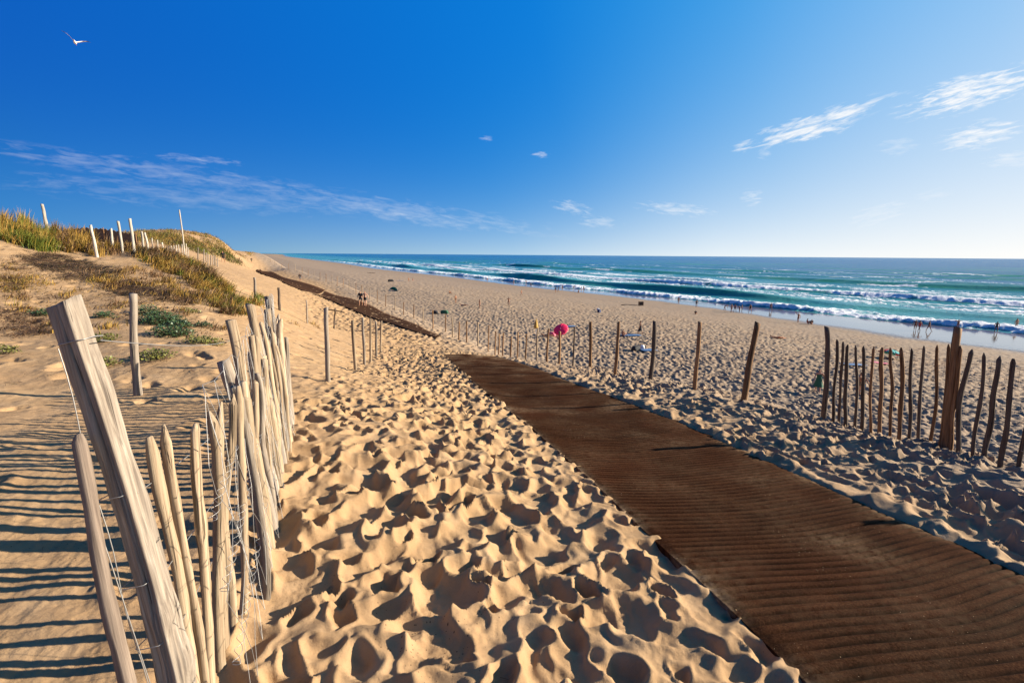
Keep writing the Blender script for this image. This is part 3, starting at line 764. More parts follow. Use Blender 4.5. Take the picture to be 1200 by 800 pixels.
# ------------------------------------------------------------------ grass and plants
def grass_material(name):
    t = NT(name); a = t.node('ShaderNodeAttribute', attribute_name='tint')
    n = t.noise(t.coord(), 3, 3)
    hs = t.node('ShaderNodeHueSaturation'); t.link(a.outputs['Color'], hs.inputs['Color']); t.link(t.math('MULTIPLY_ADD', n, .7, .65), hs.inputs['Value'])
    t.link(hs.outputs[0], t.b.inputs['Base Color']); t.b.inputs['Roughness'].default_value = .6; t.b.inputs['Specular IOR Level'].default_value = .2
    return t.m
M_GRASS = grass_material('grass_blades')
def blades(items, width):
    """items: (x,y,z, height, lean vec, colour) ; returns one mesh of curved tapering blades"""
    V = []; Fc = []; Cc = []
    for (x, y, z, h, lx, ly, w, c) in items:
        a = random.uniform(0, 6.28); ca, sa = math.cos(a)*w, math.sin(a)*w; st = len(V)
        for k, q in enumerate((0, .35, .7, 1)):
            bx = lx*q**1.7; by = ly*q**1.7; bz = h*(q - .38*q*q*min(1.5, math.hypot(lx, ly)/max(h, .01)))
            ww = (1, .9, .6, .08)[k]
            V.append((x+bx-ca*ww, y+by-sa*ww, z+bz)); V.append((x+bx+ca*ww, y+by+sa*ww, z+bz))
            Cc += [c, c]
        for k in range(3): Fc.append((st+2*k, st+2*k+1, st+2*k+3, st+2*k+2))
    return np.array(V), np.array(Fc), np.array(Cc)
PAL = {'gold': [(0.289, 0.162, 0.0298), (0.357, 0.221, 0.051), (0.221, 0.128, 0.0255), (0.17, 0.128, 0.0255)], 'green': [(0.0765, 0.102, 0.0127), (0.128, 0.136, 0.017), (0.204, 0.17, 0.0255), (0.051, 0.0765, 0.0127)],
       'brown': [(0.119, 0.0595, 0.0255), (0.17, 0.0935, 0.0425), (0.0765, 0.0425, 0.0213), (0.221, 0.145, 0.0765)], 'dark': [(0.0425, 0.0298, 0.017), (0.0765, 0.0425, 0.0213), (0.051, 0.051, 0.017)]}
def zone(poly, n, style, hmin, hmax, nb, spread, lean, ys, out, wmul=1.0):
    xs = [p[0] for p in poly]; ys_ = [p[1] for p in poly]; k = 0; tries = 0
    while k < n and tries < n*20:
        tries += 1
        px = random.uniform(min(xs), max(xs)); py = random.uniform(min(ys_), max(ys_)); ins = False; j = len(poly)-1
        for i in range(len(poly)):
            if (poly[i][1] > py) != (poly[j][1] > py) and px < (poly[j][0]-poly[i][0])*(py-poly[i][1])/(poly[j][1]-poly[i][1])+poly[i][0]: ins = not ins
            j = i
        if not ins: continue
        b = hit(px, py, *ys)
        if b is None: continue
        k += 1; wdir = random.gauss(.3, .5); L = random.uniform(*lean)
        pal = PAL[random.choice(style)]; sc = random.uniform(.45, 1.4)
        for q in range(nb):
            h = random.uniform(hmin, hmax)*sc; r = random.gauss(0, spread); a = random.uniform(0, 6.28)
            x = b[0]+r*math.cos(a); y = b[1]+r*math.sin(a); l = h*random.uniform(.2, 1)*L; aa = wdir + random.gauss(0, .9)
            z = b[2] - .02
            # small pieces of terrain slope
            out.append((x, y, z + (r*math.cos(a))*0, h, l*math.cos(aa), l*math.sin(aa)*.8 - .1*l, random.uniform(.0035, .007)*(1+b[1]*.045)*wmul, random.choice(pal)))
def build_grass():
    g = []
    Y1 = (12, 60)
    zone([(0, 258), (30, 262), (60, 282), (62, 292), (30, 290), (0, 282)], 46, ['gold', 'gold', 'green'], .3, .75, 60, .16, (.3, .8), Y1, g)
    zone([(30, 276), (60, 288), (62, 296), (28, 290)], 22, ['green'], .3, .5, 80, .2, (.4, .9), Y1, g)
    zone([(62, 278), (112, 280), (112, 297), (62, 294)], 45, ['gold', 'gold', 'brown'], .35, .7, 55, .14, (.3, .8), Y1, g)
    zone([(100, 285), (160, 292), (160, 300), (100, 300)], 30, ['gold', 'brown'], .25, .5, 50, .14, (.3, .9), Y1, g)
    zone([(155, 292), (200, 296), (245, 315), (275, 345), (290, 368), (262, 370), (235, 345), (210, 325), (165, 305)], 190, ['gold', 'gold', 'gold', 'green', 'brown'], .14, .42, 48, .16, (.8, 1.7), (10, 40), g)
    zone([(155, 290), (205, 300), (250, 322), (262, 338), (240, 330), (200, 312), (155, 300)], 60, ['dark', 'brown'], .2, .45, 60, .2, (.7, 1.4), (10, 40), g)
    zone([(100, 318), (165, 310), (240, 345), (230, 362), (170, 350), (110, 335)], 110, ['gold', 'brown', 'brown', 'gold'], .08, .26, 38, .2, (.8, 1.5), (8, 30), g)
    zone([(280, 352), (312, 345), (316, 352), (296, 362)], 14, ['gold', 'green'], .15, .35, 50, .15, (.5, 1), (8, 60), g)
    for (cx, cy, n) in [(40, 330, 10), (20, 345, 10), (85, 345, 8), (140, 360, 10), (30, 362, 8), (5, 330, 10), (250, 385, 7), (215, 365, 8), (120, 380, 5), (356, 375, 2), (359, 378, 3), (70, 385, 6)]:
        zone([(cx-14, cy-6), (cx+14, cy-6), (cx+14, cy+6), (cx-14, cy+6)], n, ['gold', 'brown'], .08, .22, 26, .15, (.8, 1.5), (6, 40), g)
    # far crest vegetation
    zone([(140, 270), (165, 262), (215, 262), (255, 275), (300, 297), (285, 302), (245, 292), (200, 285), (150, 284)], 420, ['gold', 'green', 'gold', 'brown', 'dark'], .3, .7, 22, .9, (.4, 1.2), (45, 260), g, .8)
    zone([(165, 273), (200, 275), (230, 283), (250, 292), (235, 294), (190, 288)], 150, ['green', 'gold', 'dark'], .4, .9, 26, .8, (.3, .9), (45, 200), g, .8)
    zone([(225, 290), (258, 292), (285, 306), (280, 310), (250, 300), (228, 297)], 110, ['green', 'dark'], .4, .8, 30, .8, (.3, .9), (45, 200), g, .8)
    v, f, c = blades(g, 1)
    # drop each blade onto the real surface
    rz = base_z(v[::8, 0], v[::8, 1]) + relief(v[::8, 0], v[::8, 1]) - .03
    v[:, 2] += np.repeat(rz - v[::8, 2], 8)
    o = make_mesh_obj('dune_grass', v, f, M_GRASS, True)
    ca = o.data.color_attributes.new('tint', 'FLOAT_COLOR', 'POINT'); ca.data.foreach_set('color', np.concatenate([c, np.ones((len(c), 1))], 1).astype(np.float32).ravel())
    tag(o, 'golden and green marram grass covering the dune mound', 'grass', kind='stuff'); print('blades', len(g))
    # dry flattened stems
    g = []
    zone([(25, 300), (60, 295), (120, 312), (140, 325), (90, 330), (40, 315)], 140, ['brown', 'dark'], .03, .12, 40, .25, (4, 9), (8, 30), g)
    zone([(0, 365), (40, 358), (62, 380), (45, 396), (0, 392)], 45, ['brown'], .03, .10, 40, .22, (3, 8), (5, 25), g)
    zone([(0, 300), (18, 305), (20, 335), (0, 345)], 25, ['brown', 'gold'], .03, .14, 40, .22, (3, 7), (8, 30), g)
    zone([(120, 325), (230, 345), (235, 358), (180, 352), (120, 340)], 110, ['brown', 'dark'], .03, .12, 40, .25, (3, 8), (8, 30), g)
    zone([(0, 310), (120, 330), (170, 350), (250, 380), (240, 395), (120, 375), (20, 360)], 170, ['brown', 'gold', 'dark'], .02, .09, 16, .3, (3, 8), (8, 30), g)
    zone([(0, 405), (330, 405), (300, 450), (0, 450)], 34, ['brown', 'dark'], .01, .05, 7, .3, (4, 10), (4, 14), g)
    zone([(0, 480), (110, 480), (140, 790), (0, 790)], 22, ['dark', 'brown'], .004, .012, 5, .12, (6, 14), (1.2, 8), g, .3)
    zone([(300, 560), (420, 520), (800, 790), (320, 790)], 14, ['dark', 'brown'], .004, .012, 2, .05, (4, 8), (1.2, 8), g, .25)
    zone([(420, 318), (700, 345), (1190, 425), (1190, 460), (900, 440), (560, 400)], 90, ['dark', 'dark', 'brown'], .02, .06, 5, .5, (5, 12), (40, 400), g, .5)
    v, f, c = blades(g, 1)
    gx = v[:, 0]; rz = base_z(v[:, 0], v[:, 1]) + relief(v[:, 0], v[:, 1])
    rb = np.repeat(base_z(v[::8, 0], v[::8, 1]), 8)
    v[:, 2] = rz + np.abs(v[:, 2]-np.repeat(v[::8, 2], 8))*1.0 + .004
    o = make_mesh_obj('dry_stems', v, f, M_GRASS, True)
    ca = o.data.color_attributes.new('tint', 'FLOAT_COLOR', 'POINT'); ca.data.foreach_set('color', np.concatenate([c, np.ones((len(c), 1))], 1).astype(np.float32).ravel())
    tag(o, 'flattened dry brown stems lying on the dune sand', 'dry grass', kind='stuff')
build_grass()
M_LEAF = NT('leaf'); _c = M_LEAF.ramp(M_LEAF.noise(M_LEAF.coord(), 9, 3), [(.3, (0.0298, 0.0638, 0.0255)), (.55, (0.051, 0.0978, 0.034)), (.8, (0.102, 0.136, 0.0382))])
M_LEAF.link(_c, M_LEAF.b.inputs['Base Color']); M_LEAF = M_LEAF.m
M_LEAFY = NT('yellow_leaf'); _c = M_LEAFY.ramp(M_LEAFY.noise(M_LEAFY.coord(), 9, 3), [(.3, (0.102, 0.111, 0.0255)), (.55, (0.17, 0.17, 0.034)), (.8, (0.238, 0.204, 0.051))])
M_LEAFY.link(_c, M_LEAFY.b.inputs['Base Color']); M_LEAFY = M_LEAFY.m
M_STEM = plain('plant_stem', (.14, .12, .06))
def leafy(px, py, rad, n, mat, label, ys=(5, 40), h=.16):
    b = hit(px, py, *ys); root = empty('dune_plant', (b[0], b[1], b[2]))
    V = []; Fc = []; paths = []
    AR = [(random.uniform(0, 6.28), rad*math.sqrt(random.random())*random.uniform(.6, 1.15)) for i in range(n)]
    LX_ = np.array([b[0]+r*math.cos(a) for a, r in AR]); LY_ = np.array([b[1]+r*math.sin(a)*.8 for a, r in AR]); ZL = base_z(LX_, LY_)+relief(LX_, LY_)
    for i in range(n):
        a, r = AR[i]; x = r*math.cos(a); y = r*math.sin(a)*.8
        z0 = ZL[i]-b[2]
        z = z0 + random.uniform(.02, h)*(1-.5*r/rad)
        if i % 8 == 0: paths.append([(x*.3, y*.3, -.01+z0*.3), (x*.7, y*.7, z*.6), (x, y, z)])
        s = random.uniform(.025, .06); d = Vector((random.gauss(0, 1), random.gauss(0, 1), random.uniform(-.1, .7))).normalized(); u = d.cross(Vector((random.gauss(0, .4), random.gauss(0, .4), 1))).normalized()*s*.42
        p = Vector((x, y, z)); st = len(V)
        V += [tuple(p), tuple(p+d*s*.5+u+Vector((0, 0, .008))), tuple(p+d*s), tuple(p+d*s*.5-u+Vector((0, 0, .008)))]
        Fc.append((st, st+1, st+2, st+3))
    make_mesh_obj('leaves', V, Fc, mat, False, root)
    v, f = tube_mesh(paths, .004, 4); make_mesh_obj('stem', v, f, M_STEM, True, root)
    tag(root, label, 'plant', 'low leafy plants on the dune slope')
for a in [(190, 378, .55, 1500, M_LEAF, 'largest dark green leafy plant right of the lone grey post', (5, 40), .3), (202, 393, .42, 900, M_LEAF, 'dark green plant touching the front of the largest one', (5, 40), .25),
          (176, 368, .35, 500, M_LEAF, 'dark green plant touching the back left of the largest one', (5, 40), .25),
          (212, 383, .3, 420, M_LEAF, 'dark green plant at the right end of the green patch'), (240, 402, .40, 520, M_LEAFY, 'yellow green plant nearest the top of the picket fence'), (240, 383, .22, 200, M_LEAF, 'small green plant between the patch and the grassy mound'),
          (123, 372, .24, 260, M_LEAF, 'small green plant between the big split post and the lone grey post'), (120, 400, .3, 300, M_LEAFY, 'yellow green plant low behind the big split post'), (50, 370, .3, 320, M_LEAF, 'dark green plant left of the big split post'),
          (180, 420, .34, 380, M_LEAFY, 'straggly yellow green plant right of the foot of the lone grey post'), (125, 428, .2, 150, M_LEAFY, 'tiny yellow green plant left of the foot of the lone grey post'), (226, 367, .2, 160, M_LEAFY, 'small yellow green plant under the mound grass'), (5, 415, .25, 200, M_LEAFY, 'small yellow plant at the left edge of the picture')]:
    leafy(*a)

exec_people = True
# ------------------------------------------------------------------ people
def skin_body(joints, bones, radii):
    names = list(joints); idx = {n: i for i, n in enumerate(names)}
    me = bpy.data.meshes.new('body'); me.from_pydata([joints[n] for n in names], [(idx[a], idx[b]) for a, b in bones], []); me.update()
    o = bpy.data.objects.new('tmp', me); C.objects.link(o)
    md = o.modifiers.new('s', 'SKIN'); sv = me.skin_vertices[0].data
    for n, i in idx.items():
        r = radii[n]; sv[i].radius = (r, r) if isinstance(r, float) else r; sv[i].use_root = n == 'pelvis'
    md.use_smooth_shade = True
    sb = o.modifiers.new('u', 'SUBSURF'); sb.levels = 1; sb.render_levels = 1
    dg = bpy.context.evaluated_depsgraph_get(); ev = o.evaluated_get(dg); m2 = bpy.data.meshes.new_from_object(ev)
    bpy.data.objects.remove(o); m2.polygons.foreach_set('use_smooth', np.ones(len(m2.polygons), dtype=bool))
    return m2
RAD = dict(pelvis=.125, waist=.11, chest=.135, neck=.055, head=.085, crown=.075, nose=.03)
for s_ in 'LR':
    RAD.update({'sh'+s_: .062, 'el'+s_: .042, 'wr'+s_: .03, 'ha'+s_: .03, 'fi'+s_: .015, 'hip'+s_: .09, 'kn'+s_: .058, 'an'+s_: .04, 'to'+s_: .033})
BONES = [('pelvis', 'waist'), ('waist', 'chest'), ('chest', 'neck'), ('neck', 'head'), ('head', 'crown'), ('head', 'nose')]
for s_ in 'LR': BONES += [('chest', 'sh'+s_), ('sh'+s_, 'el'+s_), ('el'+s_, 'wr'+s_), ('wr'+s_, 'ha'+s_), ('ha'+s_, 'fi'+s_), ('pelvis', 'hip'+s_), ('hip'+s_, 'kn'+s_), ('kn'+s_, 'an'+s_), ('an'+s_, 'to'+s_)]
def stand(legs=(0, 0), arms=((.0, .05), (0, .05)), lean=0.0, raise_=(0, 0)):
    j = dict(pelvis=(0, 0, .92), waist=(0, lean*.15, 1.08), chest=(0, lean*.32, 1.28), neck=(0, lean*.46, 1.47), head=(0, lean*.52-.01, 1.58), crown=(0, lean*.54+.01, 1.66), nose=(0, lean*.52-.10, 1.57))
    for k, (s_, sx) in enumerate((('L', -1), ('R', 1))):
        fw = legs[k]; ab = arms[k]
        j['hip'+s_] = (sx*.10, 0, .86); j['kn'+s_] = (sx*.11, -fw*.55-.02, .48); j['an'+s_] = (sx*.11, -fw, .09); j['to'+s_] = (sx*.12, -fw-.16, .035)
        shx = sx*.19; z = 1.40 - .02; y = lean*.40
        j['sh'+s_] = (shx, y, z)
        if raise_[k]:
            j['el'+s_] = (shx+sx*.20, y-.05, z+.16*raise_[k]); j['wr'+s_] = (shx+sx*.30, y-.12, z+.40*raise_[k]); j['ha'+s_] = (shx+sx*.31, y-.13, z+.47*raise_[k]); j['fi'+s_] = (shx+sx*.32, y-.14, z+.56*raise_[k])
        else:
            f_, o_ = ab
            j['el'+s_] = (shx+sx*(.05+o_), y-f_*.5, z-.28); j['wr'+s_] = (shx+sx*(.06+o_*1.8), y-f_*1.5-.04, z-.53); j['ha'+s_] = (shx+sx*(.06+o_*1.9), y-f_*1.6-.06, z-.60); j['fi'+s_] = (shx+sx*(.06+o_*2), y-f_*1.7-.07, z-.69)
    return j
def sit():
    j = dict(pelvis=(0, 0, .11), waist=(0, .05, .27), chest=(0, .06, .47), neck=(0, .02, .66), head=(0, -.01, .77), crown=(0, 0, .85), nose=(0, -.10, .76))
    for s_, sx in (('L', -1), ('R', 1)):
        j['hip'+s_] = (sx*.10, -.03, .11); j['kn'+s_] = (sx*.15, -.38, .42); j['an'+s_] = (sx*.13, -.62, .08); j['to'+s_] = (sx*.14, -.78, .04)
        j['sh'+s_] = (sx*.19, .05, .57); j['el'+s_] = (sx*.26, -.12, .36); j['wr'+s_] = (sx*.18, -.33, .42); j['ha'+s_] = (sx*.15, -.39, .44); j['fi'+s_] = (sx*.12, -.46, .44)
    return j
def lie():
    j = dict(pelvis=(0, 0, .12), waist=(0, .16, .13), chest=(0, .36, .17), neck=(0, .54, .22), head=(0, .64, .27), crown=(0, .72, .29), nose=(0, .62, .36))
    for s_, sx in (('L', -1), ('R', 1)):
        j['hip'+s_] = (sx*.10, -.06, .10); j['kn'+s_] = (sx*.13, -.42, .24 if s_ == 'L' else .10); j['an'+s_] = (sx*.13, -.78, .06); j['to'+s_] = (sx*.16, -.86, .14)
        j['sh'+s_] = (sx*.19, .46, .16); j['el'+s_] = (sx*.32, .28, .08); j['wr'+s_] = (sx*.30, .05, .06); j['ha'+s_] = (sx*.29, -.02, .05); j['fi'+s_] = (sx*.28, -.10, .04)
    return j
def bend():
    j = stand((.15, -.15)); j.update(waist=(0, -.12, 1.02), chest=(0, -.32, 1.10), neck=(0, -.50, 1.14), head=(0, -.60, 1.13), crown=(0, -.68, 1.15), nose=(0, -.62, 1.02))
    for s_, sx in (('L', -1), ('R', 1)):
        j['sh'+s_] = (sx*.19, -.42, 1.12); j['el'+s_] = (sx*.20, -.48, .85); j['wr'+s_] = (sx*.17, -.55, .62); j['ha'+s_] = (sx*.16, -.57, .55); j['fi'+s_] = (sx*.16, -.58, .46)
    return j
POSES = dict(stand=stand(), walk=stand((.30, -.30), ((-.12, .05), (.16, .05))), stride=stand((-.22, .25), ((.18, .03), (-.1, .06)), -.1), arms=stand((.05, 0), raise_=(.05, .05)),
             wave=stand((.06, -.06), raise_=(0, 1)), lean=stand((.12, -.2), ((.22, .06), (.22, .06)), -.35), sit=sit(), lie=lie(), bend=bend())
MESH = {}
def cloth_from(body, test, grow, name):
    vs = [v.co.copy()+v.normal*grow for v in body.vertices]; keep = [p for p in body.polygons if all(test(body.vertices[i].co) for i in p.vertices)]
    used = sorted({i for p in keep for i in p.vertices}); mp = {i: k for k, i in enumerate(used)}
    me = bpy.data.meshes.new(name); me.from_pydata([tuple(vs[i]) for i in used], [], [tuple(mp[i] for i in p.vertices) for p in keep]); me.update()
    me.polygons.foreach_set('use_smooth', np.ones(len(me.polygons), dtype=bool)); return me
for k, j in POSES.items():
    b = skin_body(j, BONES, RAD); b.name = 'body_'+k
    P = {n: Vector(c) for n, c in j.items()}
    H = P['head']; up = (P['crown']-P['neck']).normalized(); fr = (P['nose']-H).normalized()
    def near(a, r): return lambda c: (c-a).length < r
    hair = cloth_from(b, lambda c: (c-H).length < .19 and (c-H).dot(fr) < .045 and (c-H).dot(up) > -.07, .018, 'hair')
    longhair = cloth_from(b, lambda c: (c-H).length < .25 and (c-H).dot(fr) < .03 and (c-H).dot(up) > -.17, .024, 'hair')
    pe = P['pelvis']; sp = (P['chest']-pe).normalized()
    def leg(c, q):
        for s_ in 'LR':
            h, n = P['hip'+s_], P['kn'+s_]; d = n-h; t = (c-h).dot(d)/d.length_squared
            if -.3 < t < q and (c-h-d*t).length < .17: return True
        return False
    def far_arm(c): return min((c-P[x+s_]).length for x in ('wr', 'ha', 'fi') for s_ in 'LR') > .09
    shorts = cloth_from(b, lambda c: ((c-pe).length < .19 or leg(c, .62)) and (c-pe).dot(sp) < .08 and far_arm(c), .014, 'shorts')
    brief = cloth_from(b, lambda c: ((c-pe).length < .17 or leg(c, .10)) and (c-pe).dot(sp) < .05 and far_arm(c), .008, 'swim_briefs')
    suit = cloth_from(b, lambda c: (-.2 < (c-pe).dot(sp) < .42) and abs(c.x) < .17 and far_arm(c) and not (leg(c, .9) and not leg(c, .12) and (c-pe).length > .2), .009, 'swimsuit')
    shirt = cloth_from(b, lambda c: (-.02 < (c-pe).dot(sp) < .50) and far_arm(c) and abs(c.x) < .30 and (c-H).length > .17 and not leg(c, .9), .02, 'shirt')
    MESH[k] = dict(body=b, hair=hair, longhair=longhair, shorts=shorts, brief=brief, suit=suit, shirt=shirt)
def dress_mesh():
    vs = []; fs = []; prof = [(1.42, .10, .07), (1.36, .17, .10), (1.28, .19, .13), (1.08, .15, .12), (.92, .19, .16), (.7, .24, .2), (.48, .30, .26), (.40, .32, .28)]
    n = 20
    for i, (z, rx, ry) in enumerate(prof):
        for k in range(n):
            a = 2*math.pi*k/n; w = 1+.06*math.sin(a*5)*max(0, (i-3)/4); vs.append((rx*w*math.cos(a), ry*w*math.sin(a), z))
    for i in range(len(prof)-1):
        for k in range(n): fs.append((i*n+k, i*n+(k+1) % n, (i+1)*n+(k+1) % n, (i+1)*n+k))
    me = bpy.data.meshes.new('dress'); me.from_pydata(vs, [], fs); me.update(); me.polygons.foreach_set('use_smooth', np.ones(len(me.polygons), dtype=bool)); return me
DRESS = dress_mesh()
def cmat(name, c): return plain(name, c, .8, .06)
SK = [cmat('skin_light', (.50, .27, .17)), cmat('skin_tan', (.36, .17, .09)), cmat('skin_brown', (.24, .11, .06))]
HR = [cmat('hair_dark', (.02, .013, .01)), cmat('hair_brown', (.07, .035, .015)), cmat('hair_blond', (.28, .17, .07))]
CL = {n: cmat('cloth_'+n, c) for n, c in dict(navy=(.01, .02, .07), black=(.012, .012, .015), red=(.55, .03, .03), green=(.02, .10, .05), blue=(.05, .13, .27), white=(.75, .75, .75), teal=(.02, .30, .28), orange=(.6, .17, .03), pink=(.6, .12, .2), grey=(.2, .2, .2), brown=(.12, .06, .03)).items()}
def person(px, py, pose, label, wear, yaw=0, h=1.7, skin=1, hair=0, long=False, group=None, loc=None, sink=0.0, ys=(1.2, 2500)):
    b = loc or hit(px, py, *ys)
    if b is None: print('no hit', px, py); return
    gz = max(b[2], 0.0) if sink == 0 else b[2]
    m = MESH[pose]; root = bpy.data.objects.new('person', m['body']); C.objects.link(root)
    if not len(m['body'].materials): m['body'].materials.append(SK[1])
    root.material_slots[0].link = 'OBJECT'; root.material_slots[0].material = SK[skin]
    root.location = (b[0], b[1], gz-sink); root.rotation_euler = (0, 0, yaw); root.scale = (h/1.7,)*3
    def child(me, nm, mt):
        if not len(me.materials): me.materials.append(mt)
        o = bpy.data.objects.new(nm, me); C.objects.link(o); o.parent = root; o.material_slots[0].link = 'OBJECT'; o.material_slots[0].material = mt
    child(m['longhair' if long else 'hair'], 'hair', HR[hair])
    for w, c in wear:
        child(DRESS if w == 'dress' else m[w], {'brief': 'swim_briefs', 'suit': 'swimsuit'}.get(w, w), CL[c])
    tag(root, label, 'person', group); return root
def P_(px, py, pose, label, wear, **kw):
    return person(px, py, pose, label, wear, **kw)
PI = math.pi
WG = 'bathers at the water line'
P_(422.8, 358, 'walk', 'person in dark clothes walking up the middle mat, left of a couple', [('shirt', 'black'), ('shorts', 'black')], yaw=.1, h=1.75)
P_(428.2, 358.3, 'stride', 'bare backed person on the middle mat, right one of a couple', [('shorts', 'black')], yaw=.1, h=1.8, skin=0)
P_(352, 330, 'walk', 'person in dark clothes walking beside the far mat near the seaward posts', [('shirt', 'black'), ('shorts', 'grey')], yaw=.4, ys=(30, 200))
P_(262, 308, 'walk', 'person in black at the far end of the path beside the broken fence', [('shirt', 'black'), ('shorts', 'black')], yaw=.3)
P_(295, 308, 'stride', 'farthest walker on the path, dark clothes with a green bag beside', [('shirt', 'black'), ('shorts', 'green')], yaw=.3, ys=(50, 300))
P_(562, 361, 'stand', 'person standing alone on the beach, left of the one with spread arms', [('brief', 'navy')], yaw=2)
P_(596, 358, 'arms', 'standing person holding both arms spread out on the beach', [('brief', 'black')], yaw=PI)
P_(611, 346, 'walk', 'tanned person walking on the dry sand above the water line', [('brief', 'red')], yaw=1.2)
P_(534, 355, 'stand', 'person standing alone on the left part of the beach', [('shorts', 'brown')], yaw=1)
P_(750, 391, 'walk', 'woman in a dark dress walking on the beach right of the blue towel', [('dress', 'black')], yaw=1.3, skin=1, long=True, hair=0)
P_(730, 394, 'sit', 'person sitting on a blue towel with bare back', [('brief', 'red')], yaw=2.2)
P_(641, 394, 'lie', 'person in dark swimwear lying in the shade left of the red parasol', [('suit', 'black')], yaw=1.6)
P_(658, 386, 'sit', 'person sitting behind the red parasol', [('shirt', 'navy')], yaw=2.4, hair=1)
P_(958, 459, 'stride', 'long haired woman in a green dress walking left of the knotty fence post', [('dress', 'green')], yaw=-.5, h=1.75, ys=(20, 90), long=True, hair=1, skin=0)
P_(1006, 461, 'stand', 'child in brown swimwear seen through the pickets, left of a pair', [('shorts', 'brown')], yaw=.6, h=1.6, ys=(20, 90))
P_(1010.5, 462, 'walk', 'child in blue shorts seen through the pickets, right of a pair', [('shorts', 'blue')], yaw=-.4, h=1.4, skin=1, ys=(20, 90))
P_(909, 396, 'lie', 'person lying on the orange towel', [('brief', 'black')], yaw=1.2)
P_(815, 368, 'sit', 'dark figure sitting alone near the water line', [('shirt', 'black'), ('shorts', 'black')], yaw=2.5)
P_(479, 330, 'stand', 'left of two people standing close together far left on the beach', [('brief', 'black')], yaw=1)
P_(484, 330, 'stand', 'right of two people standing close together far left on the beach', [('shorts', 'red')], yaw=-1, skin=0)
P_(527, 344, 'sit', 'person sitting on the sand behind the lone standing person on the left beach', [('brief', 'navy')], yaw=1)
P_(543, 358, 'lie', 'person in dark swimwear lying between two lone standing people', [('suit', 'navy')], yaw=1.4)
P_(411, 313, 'stand', 'very distant beachgoer at the far left of the beach', [('shorts', 'black')], yaw=0)
W = [(571, 330, 'stand', 'distant bather, leftmost at the water line', 'red'), (602, 333, 'stand', 'distant bather second from the left in the wet sand', 'navy'), (617, 332, 'bend', 'distant bather stooping in the shallow water', 'black'),
     (622, 337, 'walk', 'bather walking on the wet sand left of the dark pair', 'navy'), (651, 343, 'walk', 'dark clad walker, left of a pair above the water line', 'black'), (654, 342, 'stride', 'dark clad walker, right of a pair above the water line', 'black'), (659, 340, 'stand', 'bather standing straight right of the dark pair', 'navy'),
     (672, 339, 'bend', 'bather stooping at the foam right of the dark pair', 'black'), (678, 343, 'sit', 'bather sitting at the edge of the wet sand', 'black'), (681, 342, 'stand', 'left of two bathers side by side behind the sitting one', 'navy'), (684, 341, 'stand', 'right of two bathers side by side behind the sitting one', 'black'),
     (795, 356, 'stand', 'lone bather in the shallows left of the middle group', 'black'), (816, 360, 'stand', 'slim lone bather with a reflection, just left of the middle group', 'black'), (849, 364, 'bend', 'bather bending forward at the left of the middle group', 'navy'), (857, 366, 'stand', 'short bather beside the bending one', 'black'),
     (861, 366, 'walk', 'taller bather in the middle of the middle group', 'navy'), (866.5, 366, 'bend', 'bather stooping in the right pair of the middle group', 'brown'), (869, 366, 'stand', 'bather with a tanned back in the right pair of the middle group', 'red'), (879, 366, 'walk', 'bather walking at the right end of the middle group', 'black'),
     (903, 364, 'walk', 'lone bather wading between the middle group and the waving one', 'black'), (935, 378, 'wave', 'bather with an arm thrown up at the water line', 'black'), (946, 379, 'sit', 'tanned bather sitting right of the waving one', 'red'), (951, 380, 'sit', 'bather in black sitting at the right of the waving one', 'black'),
     (1072, 387, 'stand', 'left of three bathers casting reflections on the wet sand', 'black'), (1077, 388, 'walk', 'middle of three bathers casting reflections on the wet sand', 'red'), (1088, 388, 'walk', 'right of three bathers casting reflections on the wet sand', 'black'),
     (1122, 386, 'arms', 'bather wading directly behind the stout brown fence post', 'navy'), (1167, 389, 'walk', 'bather wading in the breaker second from the right edge', 'black'), (1190, 387, 'stand', 'rightmost bather standing in the breaker', 'brown')]
for i, (x, y, ps, lab, c) in enumerate(W):
    person(x, y, ps, lab, [('suit' if i % 3 == 0 else 'brief', c)] + ([('shirt', 'black')] if 'dark clad' in lab or 'in black' in lab else []), yaw=[PI, 1.2, -1.1, 2.2][i % 4], skin=1 + i % 2, hair=i % 3, group=WG, h=1.95)

# ------------------------------------------------------------------ beach things
def loc_of(px, py): return hit(px, py)
def towel(px, py, col, label, L=1.9, W_=.95, yaw=.3):
    L *= .8; W_ *= .85
    b = hit(px, py); nx, ny = 16, 9
    x = np.linspace(-L/2, L/2, nx); y = np.linspace(-W_/2, W_/2, ny); X, Y = np.meshgrid(x, y, indexing='ij')
    gx = b[0]+X*math.cos(yaw)-Y*math.sin(yaw); gy = b[1]+X*math.sin(yaw)+Y*math.cos(yaw)
    Z = base_z(gx.ravel(), gy.ravel()).reshape(X.shape)-b[2] + .10 + .03*noise(X*2.3+px, Y*2.3, 5)
    o = make_mesh_obj('beach_towel', np.stack([(gx-b[0]).ravel(), (gy-b[1]).ravel(), Z.ravel()], 1), grid_faces(nx, ny), CL[col])
    md = o.modifiers.new('t', 'SOLIDIFY'); md.thickness = .02
    o.location = b; tag(o, label, 'towel'); return o
towel(912, 396, 'orange', 'orange towel spread on the beach under a lying person', 2.2, 1.2, .2)
towel(739, 393.5, 'blue', 'blue towel beside the sitting person on the middle beach', 3, 1.4, .2)
towel(760, 411, 'blue', 'teal and blue towel in a heap of beach things near the dark thick post', 2, 1.3, .1)
towel(1000, 428, 'blue', 'blue towel seen through the left end of the dark pickets', 2.6, 1.3, .1)
towel(1030, 426, 'pink', 'pink towel seen through the dark pickets right of the blue one', 1.8, 1.0, -.2)
towel(468, 329, 'blue', 'small blue towel far left on the beach', 3, 1.8, .1)
towel(668, 383, 'blue', 'pale blue towel just right of the red parasol', 1.9, 1.2, .3)
